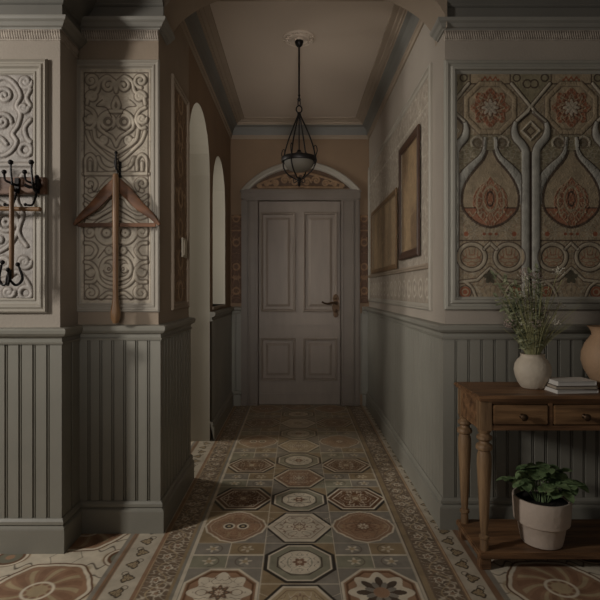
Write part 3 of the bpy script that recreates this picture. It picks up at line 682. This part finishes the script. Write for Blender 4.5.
acx = XA(300.6); hw = .635; rise = .30; Rr = (hw*hw+rise*rise)/(2*rise); zc = 2.315+rise-Rr; A = math.asin(hw/Rr)
bm = bmesh.new(); prof = [(0,0),(0,.045),(-.012,.056),(-.026,.050),(-.036,.034),(-.058,.030),(-.064,.016),(-.07,0)]; rings = []
for i in range(41):
    a = -A+2*A*i/40; rings.append([bm.verts.new((acx+(Rr+d)*math.sin(a), YF-h, zc+(Rr+d)*math.cos(a))) for d, h in prof])
for a, b in zip(rings, rings[1:]):
    for j in range(len(prof)-1): bm.faces.new((a[j], a[j+1], b[j+1], b[j]))
bm.faces.new(rings[0]); bm.faces.new(rings[-1]); tag(obj('trim_15', bm, M_frame, smooth=True), kind='structure')
nu, nv = 230, 40; uu = np.linspace(-.99, .99, nu)*(hw-.05); tp = np.sqrt((Rr-.06)**2-uu**2)+zc-.0; vv = np.linspace(0, 1, nv)
Xg = acx+uu[:,None]+0*vv[None,:]; Zg = 2.33+(np.maximum(tp, 2.331)[:,None]-2.33)*vv[None,:]
xs = np.abs(Xg-acx); tl = [spiral(.07,2.40,.045,1.5,0,1), spiral(.17,2.42,.045,1.5,PI,-1), spiral(.27,2.385,.04,1.5,0,1), spiral(.36,2.38,.033,1.4,PI,-1), spiral(.44,2.355,.022,1.3), circ(0,2.46,.03), curve((0,2.5),(.1,2.49),(.22,2.46),(.34,2.42),(.46,2.37)), curve((0,2.35),(.1,2.345),(.25,2.345),(.45,2.34))]
D = dist_lines(xs, Zg, tl); g = rib(D, .011); Pg = np.stack([Xg, YF-.008-.008*g, Zg], -1)
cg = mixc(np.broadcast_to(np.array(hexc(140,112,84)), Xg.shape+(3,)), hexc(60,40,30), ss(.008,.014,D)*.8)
tag(grid_mesh('trim_16', Pg, cg, M_rel), kind='structure')

# ================================================================== PICTURES (right corridor wall)
def picture(label, y0, y1, z0, z1, fm_, prof, c1, c2, c3, seed, off):
    t = thing('framed_picture', label, 'picture', (XR-off, (y0+y1)/2, z0))
    pl = Plane((XR-off, 0, 0), (0,-1,0), (-1,0,0))
    bm = bmesh.new(); rr = rect_frame(bm, pl, -y1, -y0, z0, z1, prof); obj('frame', bm, fm_, t)
    w = prof[-1][0]-.002
    def fn(U, V):
        f = scroll(U*1.6, V*.7, 13, seed)
        col = mixc(np.broadcast_to(np.array(c1), U.shape+(3,)), c2, ss(-1, 1.5, f)); put(col, c3, lines_of(scroll(U, V*.5, 22, seed+1), .2)*.5)
        return np.zeros_like(U), col
    relief('canvas', pl, -y1+w, -y0-w, z0+w, z1-w, .01, fn, parent=t, h0=.004)
picture('dark-framed tall picture on the right corridor wall nearest the entrance arch', 3.10, 3.68, 1.455, 2.27, M_dark, [(0,0),(0,.012),(.010,.018),(.03,.015),(.045,.008),(.055,.007)], hexc(138,114,84), hexc(110,88,64), hexc(156,134,104), 91, .012)
picture('wide gilt-framed picture low on the right corridor wall nearer the door', 3.80, 5.06, 1.40, 2.02, M_gold, [(0,0),(0,.010),(.010,.015),(.024,.012),(.034,.008),(.04,.007)], hexc(150,126,96), hexc(124,102,76), hexc(164,144,112), 95, .012)

# ================================================================== LANTERN and rose
LX, LY = .015, 3.57
bm = bmesh.new(); lathe(bm, LX, LY, [(0,HC-.001),(.115,HC-.001),(.115,HC-.008),(.105,HC-.014),(.095,HC-.008),(.080,HC-.008),(.074,HC-.018),(.060,HC-.020),(.050,HC-.012),(.034,HC-.012),(.03,HC-.022),(0,HC-.024)], 48)
for i in range(16):
    a = 2*PI*i/16; ball(bm, (LX+.087*math.cos(a), LY+.087*math.sin(a), HC-.010), .011, 1, 1, .5, 8, 6)
tag(obj('ceiling_rose', bm, M_ceil, smooth=True), 'round plaster ceiling rose above the hanging lantern', 'ceiling rose')
t = thing('hanging_lantern', 'black wrought iron lantern with frosted bowl hanging from the corridor ceiling', 'lantern', (LX, LY, 1.98))
bm = bmesh.new(); lathe(bm, LX, LY, [(.0,HC-.024),(.030,HC-.024),(.032,HC-.035),(.022,HC-.055),(.010,HC-.065),(0,HC-.065)], 24); obj('canopy', bm, M_iron, t, True)
bm = bmesh.new(); tube(bm, [(LX,LY,HC-.06),(LX,LY,2.60)], .0065); ball(bm, (LX,LY,2.60), .013); ball(bm, (LX,LY,2.63), .010); obj('rod', bm, M_iron, t, True)
bm = bmesh.new(); tube(bm, [(LX+.008*math.sin(a), LY, 2.575+.022*math.cos(a)) for a in np.linspace(0, 2*PI, 17)], .004, 6); obj('chain_link', bm, M_iron, t, True)
bm = bmesh.new(); tube(bm, [(LX+.020*math.sin(a), LY, 2.530+.026*math.cos(a)) for a in np.linspace(0, 2*PI, 21)], .005, 6); ball(bm, (LX,LY,2.497), .014); obj('ring', bm, M_iron, t, True)
RZ, RR = 2.17, .122
bm = bmesh.new(); tube(bm, [(LX,LY,2.5),(LX,LY,2.22)], .0045, 6); lathe(bm, LX, LY, [(0,2.245),(.012,2.24),(.02,2.222),(.042,2.212),(.055,2.196),(.05,2.19),(0,2.19)], 24); obj('stem', bm, M_iron, t, True)
bm = bmesh.new(); lathe(bm, LX, LY, [(RR-.004,RZ-.016),(RR+.003,RZ-.016),(RR+.007,RZ),(RR+.003,RZ+.016),(RR-.004,RZ+.016),(RR-.004,RZ-.016)], 48)
for i in range(4):
    a = PI*i/4; tube(bm, [(LX+RR*math.cos(a),LY+RR*math.sin(a),RZ+.012),(LX+.04*math.cos(a),LY+.04*math.sin(a),RZ+.03),(LX-.04*math.cos(a),LY-.04*math.sin(a),RZ+.03),(LX-RR*math.cos(a),LY-RR*math.sin(a),RZ+.012)], .003, 6, 4)
obj('ring_band', bm, M_iron, t, True)
for i in range(4):
    a = PI/4+.35+PI/2*i; c, s = math.cos(a), math.sin(a); P = lambda r, z: (LX+r*c, LY+r*s, z)
    bm = bmesh.new(); tube(bm, [P(.006,2.50),P(.022,2.46),P(.050,2.40),P(.085,2.32),P(.112,2.24),P(RR+.004,RZ),P(.125,2.13),P(.10,2.085),P(.055,2.05),P(.02,2.03),P(.004,2.02)], .0052, 6, 4)
    tube(bm, [P(RR+.004,RZ+.01),P(RR+.018,2.22),P(RR+.008,2.255),P(RR-.008,2.25),P(RR-.004,2.235)], .0035, 6, 4)
    obj('arm', bm, M_iron, t, True)
bm = bmesh.new(); lathe(bm, LX, LY, [(.108,2.175),(.108,2.155),(.098,2.125),(.074,2.100),(.04,2.086),(0,2.08),(0,2.086),(.038,2.092),(.07,2.105),(.092,2.128),(.102,2.155),(.103,2.175),(.108,2.175)], 40); obj('glass_bowl', bm, mg, t, True)
bm = bmesh.new(); ball(bm, (LX,LY,2.028), .018); lathe(bm, LX, LY, [(0,2.02),(.014,2.01),(.008,1.998),(.012,1.988),(0,1.975)], 16)
for i in range(4):
    a = PI/2*i; c, s = math.cos(a), math.sin(a); tube(bm, [(LX+.01*c,LY+.01*s,2.02),(LX+.035*c,LY+.035*s,2.005),(LX+.04*c,LY+.04*s,2.03),(LX+.028*c,LY+.028*s,2.035)], .003, 6, 4)
obj('finial', bm, M_iron, t, True)

# ================================================================== COAT RACK, rod, stick
yb = YO-.020
t = thing('coat_rack', 'dark wooden coat rack board with black iron hooks on the left pier', 'coat rack', (-1.45, yb, 1.69))
bm = bmesh.new(); box(bm, -1.72, px(2.36,47.5), yb-.022, yb, 1.690, 1.770, .004); obj('board', bm, M_rack, t)
def rack_hook(x, z, big=True):
    y = yb-.022; o_ = []
    bm = bmesh.new()
    lathe(bm, x, 0, [(0,0)]+[(.0,0)], 4) if False else None
    box(bm, x-.012, x+.012, y-.007, y, z-.04, z+.035, .003)
    tube(bm, [(x,y-.005,z-.02),(x+.004,y-.035,z-.03),(x+.01,y-.06,z-.005),(x+.006,y-.064,z+.05),(x+.006,y-.066,z+.085)], [.007,.006,.006,.005,.005], smooth=5); ball(bm, (x+.006,y-.066,z+.092), .012)
    tube(bm, [(x,y-.005,z+.0),(x-.012,y-.03,z+.005),(x-.03,y-.045,z+.015),(x-.034,y-.048,z+.045)], [.006,.006,.005,.005], smooth=5); ball(bm, (x-.034,y-.048,z+.052), .011)
    tube(bm, [(x,y-.006,z-.03),(x-.002,y-.02,z-.07),(x-.006,y-.038,z-.098),(x-.03,y-.042,z-.098)], [.006,.0055,.005,.005], smooth=5); ball(bm, (x-.034,y-.042,z-.097), .008)
    return bm
h1 = obj('hook', rack_hook(-1.310, 1.730), M_iron, t, True)
for dx in (.094, -.17, -.30):
    h = h1.copy(); C.objects.link(h); h.parent = t; h.location = (dx, 0, 0)
bm = bmesh.new(); xx, y = -1.205, yb-.022; tube(bm, [(xx,y,1.735),(xx+.0,y-.03,1.715),(xx+.012,y-.045,1.725),(xx+.010,y-.045,1.755)], [.007,.009,.007,.006], smooth=5); ball(bm, (xx+.010,y-.045,1.76), .010); tube(bm, [(xx,y-.02,1.72),(xx-.03,y-.035,1.715),(xx-.05,y-.04,1.725)], .008); obj('hook', bm, M_iron, t, True)
bm = bmesh.new(); yr = yb-.055; tube(bm, [(-1.72,yr,1.618),(-1.4,yr,1.6165),(-1.190,yr,1.613)], .0105, 10); ball(bm, (-1.190,yr,1.613), .011)
o = obj('wooden_rod', bm, M_stick, smooth=True); tag(o, 'horizontal wooden rod hanging below the coat rack board', 'rod')
t = thing('hanging_stick', 'vertical wooden stick with black iron hooks at its foot, hung from the coat rack', 'hook stick', (-1.296, yb-.10, 1.24))
ys = yb-.092; xs_ = -1.298
bm = bmesh.new(); tube(bm, [(xs_,ys,1.715),(xs_,ys,1.70),(xs_+.001,ys,1.5),(xs_,ys,1.30),(xs_,ys,1.29)], [.006,.010,.0115,.010,.007], 12); obj('pole', bm, M_stick, t, True)
for k, (dx, dy, zt) in enumerate(((-.044,-.004,1.365),(.060,-.012,1.355),(.012,-.030,1.33))):
    bm = bmesh.new(); tube(bm, [(xs_,ys-.011,1.33),(xs_+dx*.15,ys+dy-.012,1.285),(xs_+dx*.6,ys+dy-.012,1.262),(xs_+dx*1.05,ys+dy-.012,1.29),(xs_+dx*.85,ys+dy-.012,zt-.02),(xs_+dx*.7,ys+dy-.012,zt)], [.007,.006,.006,.006,.005,.005], smooth=5); ball(bm, (xs_+dx*.7,ys+dy-.012,zt), .010); obj('hook', bm, M_iron, t, True)

# ================================================================== HANGER
yw = YPL-.016; yh = YPL-.052; hx0 = px(yh, 117.0)
t = thing('wall_hook', 'small black iron hook holding the wooden clothes hanger', 'hook', (hx0, yw, 1.80))
bm = bmesh.new(); box(bm, hx0-.007, hx0+.007, YPL-.014, YPL-.004, 1.815, 1.90, .003); obj('back_plate', bm, M_iron, t)
bm = bmesh.new(); tube(bm, [(hx0,YPL-.010,1.85),(hx0,YPL-.04,1.842),(hx0,YPL-.060,1.858),(hx0-.002,YPL-.064,1.90),(hx0,YPL-.066,1.925)], [.006,.006,.005,.005,.006], smooth=5); ball(bm, (hx0,YPL-.066,1.93), .0085); obj('prong', bm, M_iron, t, True)
sh = F/yh; hzv = lambda y_: CAMZ+(VY-y_)/sh; hxv = lambda x_: (x_-VX)/sh
t = thing('clothes_hanger', 'wooden clothes hanger with trouser bar hung on the carved cream panel', 'hanger', (hx0, yh, hzv(228)))
bm = bmesh.new(); tube(bm, [(hx0,yh,hzv(177)),(hx0,yh,hzv(171)),(hx0-.010,yh,hzv(167)),(hx0-.012,yh,hzv(161)),(hx0,yh,hzv(158.5)),(hx0+.010,yh,hzv(162))], .0035, 8, 5); obj('hook', bm, M_iron, t, True)
bm = bmesh.new()
def flat_arm(bm, pts, wid, th):
    """a board bent along pts (x,z) with width wid and thickness th"""
    pts = [Vector((p[0], 0, p[1])) for p in pts]; P = smoothpts(pts, 5); rings = []; m = len(P)
    for i, p in enumerate(P):
        tg = (P[min(i+1,m-1)]-P[max(i-1,0)]).normalized(); nn = Vector((-tg.z, 0, tg.x)); f_ = i/(m-1)*(len(wid)-1); k = min(int(f_), len(wid)-2); w = wid[k]*(1-(f_-k))+wid[k+1]*(f_-k)
        rings.append([bm.verts.new((p.x+nn.x*a*w, yh+b*th, p.z+nn.z*a*w)) for a, b in ((-.5,-.3),(-.35,-.5),(.35,-.5),(.5,-.3),(.5,.3),(.35,.5),(-.35,.5),(-.5,.3))])
    for a, b in zip(rings, rings[1:]):
        for k in range(8): bm.faces.new((a[k], a[(k+1)%8], b[(k+1)%8], b[k]))
    bm.faces.new(rings[0]); bm.faces.new(rings[-1])
for s in (-1, 1):
    flat_arm(bm, [(hx0-s*.002, hzv(182)), (hx0+s*.050, hzv(192)), (hx0+s*.115, hzv(206)), (hx0+s*.175, hzv(216)), (hx0+s*.215, hzv(225))], [.052,.058,.048,.032,.014], .020)
obj('shoulder', bm, M_hang, t, True)
bm = bmesh.new(); box(bm, hxv(78), hxv(156), yh-.007, yh+.007, hzv(227), hzv(223), .003); obj('trouser_bar', bm, M_hang, t, True)
ysk = yh-.030
bm = bmesh.new(); sx = (115.6-VX)*ysk/F; Z = lambda y_: CAMZ+(VY-y_)*ysk/F
lathe(bm, sx, ysk, [(0,Z(173)),(.012,Z(174)),(.016,Z(178)),(.0165,Z(190)),(.015,Z(230)),(.0135,Z(270)),(.0135,Z(294)),(.017,Z(303)),(.025,Z(312)),(.024,Z(318)),(.013,Z(323)),(0,Z(324))], 20)
o = obj('wooden_stick', bm, M_stick, smooth=True); tag(o, 'long wooden stick with a bulbous foot hanging over the clothes hanger', 'stick')

# ================================================================== CONSOLE TABLE
TX0, TX1, TY0, TY1, TZ = .793, 1.80, 2.19, 2.535, .775
t = thing('console_table', 'worn brown wooden console table with drawers and turned legs', 'table', ((TX0+TX1)/2, (TY0+TY1)/2, 0))
bm = bmesh.new(); box(bm, TX0, TX1, TY0, TY1, TZ-.018, TZ, .005); box(bm, TX0+.010, TX1-.010, TY0+.010, TY1-.004, TZ-.027, TZ-.016, .003); obj('tabletop', bm, M_wood, t)
ax0, ax1, ay0, ay1 = TX0+.018, TX1-.018, TY0+.02, TY1-.012; zt, zb = TZ-.026, .618
bm = bmesh.new()
box(bm, ax0+.002, ax0+.016, ay0+.048, ay1-.048, zb, zt); box(bm, ax1-.016, ax1, ay0+.05, ay1-.05, zb, zt); box(bm, ax0+.05, ax1-.05, ay1-.016, ay1, zb, zt)
box(bm, ax0+.05, ax1-.05, ay0+.004, ay0+.022, zb, zb+.022); box(bm, ax0+.05, ax1-.05, ay0+.004, ay0+.022, zt-.012, zt)
for cxp in (px(ay0,551)-.0, px(ay0,551)+.283): box(bm, cxp-.009, cxp+.009, ay0+.003, ay0+.022, zb+.021, zt-.001)
box(bm, ax0+.05, ax1-.05, ay0+.03, ay0+.034, zb, zt)
obj('apron', bm, M_wood, t)
dr0 = px(ay0,551)
for k, (a, b) in enumerate(((ax0+.058, dr0-.014), (dr0+.014, dr0+.268), (dr0+.298, ax1-.058))):
    bm = bmesh.new(); box(bm, a, b, ay0-.002, ay0+.026, zb+.027, zt-.018, .003); d = obj('drawer', bm, M_woodd, t)
    bm = bmesh.new(); c = (a+b)/2+.004; ym = ay0
    rg = []
    for r, dy in ((.012,0),(.010,-.006),(.007,-.010),(.008,-.018),(.015,-.024),(.016,-.030),(.010,-.037),(0.0008,-.039)):
        rg.append([bm.verts.new((c+r*math.cos(2*PI*i/16), ym+dy, zb+.065+r*math.sin(2*PI*i/16))) for i in range(16)])
    for q, w in zip(rg, rg[1:]):
        for i in range(16): bm.faces.new((q[i], q[(i+1)%16], w[(i+1)%16], w[i]))
    obj('knob', bm, M_brass, d, True)
legp = [(.026,.640),(.030,.618),(.027,.606),(.022,.600),(.026,.594),(.033,.588),(.034,.578),(.028,.570),(.020,.566),(.022,.558),(.034,.550),(.037,.540),(.035,.530),(.026,.524),(.027,.516),(.031,.500),(.032,.46),(.029,.40),(.024,.30),(.019,.20),(.0155,.155),(.016,.150),(.023,.144),(.023,.134),(.017,.128),(.018,.118),(.019,.09),(.019,.080)]
lx0, lx1, ly0, ly1 = ax0+.026, ax1-.026, ay0+.026, ay1-.026
def leg(x, y):
    bm = bmesh.new(); box(bm, x-.026, x+.026, y-.026, y+.026, .614, zt, .003); lathe(bm, x, y, legp[1:], 28); return bm
l0 = obj('leg', leg(lx0, ly0), M_woodv, t, True)
for dx, dy in ((lx1-lx0, 0), (0, ly1-ly0), (lx1-lx0, ly1-ly0)):
    c = l0.copy(); C.objects.link(c); c.parent = t; c.location = (dx, dy, 0)
bm = bmesh.new(); box(bm, TX0+.012, TX1-.012, TY0+.01, TY1, .052, .080, .005); obj('shelf', bm, M_wood, t)
f0 = None
for (x, y) in ((lx0, ly0), (lx1, ly0), (lx0, ly1), (lx1, ly1)):
    if f0 is None:
        bm = bmesh.new(); box(bm, x-.024, x+.024, y-.024, y+.024, .0, .053, .004); f0 = obj('foot', bm, M_wood, t)
    else: c = f0.copy(); C.objects.link(c); c.parent = t; c.location = (x-lx0, y-ly0, 0)

# ================================================================== VASE + BOUQUET
vx, vy = px(2.38, 532.5), 2.38; z = TZ
bm = bmesh.new()
outer = [(0,z),(.046,z),(.052,z+.004),(.068,z+.03),(.079,z+.06),(.083,z+.085),(.079,z+.112),(.068,z+.132),(.057,z+.143),(.0525,z+.150),(.053,z+.158),(.056,z+.162)]
inner = [(.052,z+.163),(.048,z+.158),(.048,z+.148),(.060,z+.135),(.070,z+.112),(.072,z+.085),(.06,z+.04),(.04,z+.012),(0,z+.01)]
lathe(bm, vx, vy, outer+inner, 40)
o = obj('ceramic_vase', bm, M_vase, smooth=True); tag(o, 'round cream ceramic vase holding wildflowers on the console table', 'vase')
rnd = random.Random(11)
t = thing('wildflower_bouquet', 'loose bunch of green grasses, leafy sprigs and pale flowers in the cream vase', 'flowers', (vx, vy, z+.03))
def leaf(bm, p, d, n, L, wd, fold=.15, nseg=4, shape=None):
    d = Vector(d).normalized(); n = Vector(n); s = d.cross(n)
    s = s.normalized() if s.length > 1e-4 else d.orthogonal().normalized(); n = s.cross(d).normalized()
    prev = None
    for i in range(nseg+1):
        f_ = i/nseg; w = wd*(math.sin(PI*min(1, f_*.92+.04))**.8 if shape is None else shape(f_)); c = Vector(p)+d*(L*f_)-n*(L*.25*f_*f_)
        row = [bm.verts.new(c-s*w+n*w*fold), bm.verts.new(c), bm.verts.new(c+s*w+n*w*fold)]
        if prev:
            for k in range(2): bm.faces.new((prev[k], prev[k+1], row[k+1], row[k]))
        prev = row
def stem_path(ang, spread, h, bend, side=0):
    bx, by = vx+.035*math.cos(ang)*.8, vy+.035*math.sin(ang)*.8
    ex, ey = vx+spread*math.cos(ang), vy+spread*math.sin(ang)*.45
    return [Vector((vx-.5*(bx-vx), vy-.5*(by-vy), z+.035)), Vector((bx, by, z+.155)), Vector((bx+(ex-bx)*.42, by+(ey-by)*.42, z+.155+h*.55)), Vector((ex, ey, z+.155+h))]
bm = bmesh.new()
for i in range(110):
    a = rnd.uniform(0, 2*PI); h = rnd.uniform(.12, .36); sp = rnd.uniform(.03, .16); P = smoothpts(stem_path(a, sp, h, 0), 5); tube(bm, P, [.0019-.001*k/len(P) for k in range(len(P))], 4)
for i in range(34):
    a = rnd.uniform(-.6, .6); h = rnd.uniform(.12, .27); sp = rnd.uniform(.10, .24); P = smoothpts(stem_path(a, sp, h, 0), 5); tube(bm, P, [.0014-.001*k/len(P) for k in range(len(P))], 4)
o = obj('grass_blades', bm, M_stem, t, recalc=False); tag(o, kind='stuff')
for i in range(20):
    a = PI+rnd.uniform(-.9, .9) if i < 11 else rnd.uniform(0, 2*PI); h = rnd.uniform(.10, .38) if i < 9 else rnd.uniform(.22, .42); sp = rnd.uniform(.09, .20) if i < 11 else rnd.uniform(.02, .10)
    P = smoothpts(stem_path(a, sp, h, 0), 6); bm = bmesh.new(); tube(bm, P, .0016, 5)
    for k in range(8, len(P)):
        for s in (0, 1):
            d = Vector((rnd.uniform(-1,1), rnd.uniform(-1,1), rnd.uniform(-.3,.8))); leaf(bm, P[k], d, (0,-.5,1), rnd.uniform(.018,.030), rnd.uniform(.007,.011))
    leaf(bm, P[-1], P[-1]-P[-2], (0,-1,.3), .028, .008)
    o = obj('leafy_sprig', bm, M_leaf2, t, recalc=False)
for i in range(20):
    a = rnd.uniform(0, 2*PI); h = rnd.uniform(.15, .44); sp = rnd.uniform(.03, .16)
    P = smoothpts(stem_path(a, sp, h, 0), 6); bm = bmesh.new(); tube(bm, P, .0013, 4); top = P[-1]
    o = obj('flower_stem', bm, M_stem, t, recalc=False)
    bm = bmesh.new(); big = rnd.random() < .35
    for k in range(46 if big else 26):
        d = Vector((rnd.gauss(0,1), rnd.gauss(0,1), rnd.gauss(0,1))).normalized(); R_ = .026 if big else rnd.uniform(.008,.034)
        c = top+Vector((d.x*R_, d.y*R_, d.z*R_*.8)); r_ = rnd.uniform(.0022,.0042)
        bmesh.ops.create_icosphere(bm, subdivisions=1, radius=r_, matrix=Matrix.Translation(c)); 
        if k % 2 == 0: tube(bm, [top-Vector((0,0,.02)), c], .0005, 3)
    obj('flower_head', bm, M_lilac if big else M_flow, o, recalc=False)

# ================================================================== BOOKS
bx, by = 1.256, 2.300
def book(name, w, d, h, zb_, rot, cover, label):
    bm = bmesh.new(); box(bm, -w/2, w/2, -d/2, d/2, 0, .0022, .0006); box(bm, -w/2, w/2, -d/2, d/2, h-.0022, h, .0006); box(bm, w/2-.002, w/2, -d/2, d/2, .001, h-.001)
    bm.transform(Matrix.Translation((bx, by, zb_)) @ Matrix.Rotation(rot, 4, 'Z'))
    t = thing(name, label, 'book', (bx, by, zb_), 'books stacked on the console table')
    obj('cover', bm, cover, t)
    bm = bmesh.new(); box(bm, -w/2+.003, w/2-.003, -d/2+.003, d/2-.003, .0022, h-.0022)
    bm.transform(Matrix.Translation((bx, by, zb_)) @ Matrix.Rotation(rot, 4, 'Z')); obj('pages', bm, M_book if cover is not M_cover else M_page, t)
book('book', .196, .112, .017, TZ, .10, M_book, 'bottom book of the pale stack on the console table')
book('book', .190, .110, .017, TZ+.0172, .02, M_cover, 'middle book with dark cover edge in the stack on the console table')
book('book', .180, .108, .020, TZ+.0344, .06, M_book, 'white top book of the stack beside the cream vase')

# ================================================================== JUG
jx, jy = px(2.36, 613.5), 2.37
bm = bmesh.new()
outer = [(0,z),(.062,z),(.070,z+.005),(.095,z+.04),(.120,z+.085),(.132,z+.13),(.130,z+.17),(.115,z+.21),(.096,z+.238),(.086,z+.252),(.088,z+.268),(.098,z+.285),(.106,z+.292)]
inner = [(.100,z+.292),(.088,z+.280),(.078,z+.255),(.10,z+.22),(.118,z+.17),(.118,z+.12),(.09,z+.05),(.05,z+.012),(0,z+.012)]
lathe(bm, jx, jy, outer+inner, 44)
for k in range(0): pass
o = obj('terracotta_jug', bm, M_jug, smooth=True); tag(o, 'rounded terracotta jug with flared rim at the right of the console table', 'jug')

# ================================================================== POTTED PLANT
qx, qy, z = px(2.31, 541.5), 2.31, .080
t = thing('potted_plant', 'bushy green plant in a two-tier pale clay pot on the table shelf', 'plant', (qx, qy, z))
bm = bmesh.new()
lathe(bm, qx, qy, [(0,z),(.082,z),(.088,z+.004),(.094,z+.03),(.104,z+.088),(.108,z+.094),(.119,z+.100),(.120,z+.106),(.123,z+.15),(.126,z+.205),(.124,z+.210),(.117,z+.210),(.115,z+.200),(.110,z+.15),(.09,z+.05),(0,z+.03)], 48); obj('pot', bm, M_pot, t, True)
bm = bmesh.new(); lathe(bm, qx, qy, [(0,z+.190),(.06,z+.192),(.1145,z+.186),(.1145,z+.17),(0,z+.17)], 32); obj('soil', bm, M_soil, t)
rnd = random.Random(5)
def broad(f_): return max(.02, math.sin(PI*min(1, .06+.94*f_**.85))**.6) if f_ < .97 else .05
for i in range(30):
    a = 2*PI*i*.382+rnd.uniform(-.2,.2); sp = rnd.choice([.03,.07,.10,.13,.15])+rnd.uniform(-.012,.012); h = rnd.uniform(.05,.13)*(1.25-sp*5)+.03
    P = smoothpts([(qx+.03*math.cos(a),qy+.03*math.sin(a),z+.185),(qx+sp*.6*math.cos(a),qy+sp*.55*math.sin(a),z+.195+h*.8),(qx+sp*math.cos(a),qy+sp*.85*math.sin(a),z+.20+h)], 5)
    bm = bmesh.new(); tube(bm, P, .0022, 5); n_ = 6
    for k in range(n_):
        b = a+2*PI*k/n_+rnd.uniform(-.3,.3); base = P[-1 if k < 4 else -4]
        leaf(bm, base, (math.cos(b), math.sin(b), rnd.uniform(-.35,.35)), (0,0,1), rnd.uniform(.044,.058), rnd.uniform(.023,.029), .2, 6, broad)
    obj('leafy_stem', bm, M_leaf, t, smooth=True, recalc=False)

# ================================================================== LIGHT
def area(name, loc, aim, size, power, col, sy=None):
    l = bpy.data.lights.new(name, 'AREA'); l.shape = 'RECTANGLE'; l.size = size; l.size_y = sy or size; l.energy = power; l.color = col
    o = bpy.data.objects.new(name, l); C.objects.link(o); o.location = loc
    o.rotation_euler = (Vector(aim)-Vector(loc)).to_track_quat('-Z', 'Y').to_euler(); return o
area('window_light', (-3.4, .70, 2.15), (-.2, 2.8, 1.1), .3, 74, (1, .97, .92), .5)
area('room_fill', (-.5, -1.4, 2.1), (.15, 5.0, 1.1), 1.0, 2.2, (1, .96, .9))  # added soft fill lamp behind the camera
c_ = area('corridor_fill', (-.35, -1.2, 1.55), (.12, 5.38, 1.35), .7, 3.6, (1, .96, .92)); c_.data.spread = math.radians(38)  # added narrow-cone fill lamp aimed down the corridor at the door
u_ = area('ceiling_fill', (0, -.3, .55), (.03, 4.4, 3.0), .5, 1.8, (1, .95, .90)); u_.data.spread = math.radians(26)  # added low uplight standing in for light bounced onto the corridor ceiling
area('side_room_light', (-2.3, 3.92, 1.9), (.7, 4.3, 1.2), .5, 24, (1, .97, .9), 1.0)
w = bpy.data.worlds.new('world'); bpy.context.scene.world = w; w.use_nodes = True
w.node_tree.nodes['Background'].inputs[0].default_value = (1, .94, .87, 1); w.node_tree.nodes['Background'].inputs[1].default_value = .055

# ================================================================== CAMERA
cam = bpy.data.cameras.new('camera'); co = bpy.data.objects.new('camera', cam); C.objects.link(co)
co.location = (0, 0, CAMZ); co.rotation_euler = (PI/2, 0, 0); cam.sensor_width = 36; cam.lens = 36*F/600
cam.shift_x = (300-VX)/600; cam.shift_y = -(300-VY)/600; cam.clip_start = .05
bpy.context.scene.camera = co
vs = bpy.context.scene.view_settings; vs.view_transform = 'Standard'; vs.look = 'None'; vs.exposure = -.14; vs.gamma = 1
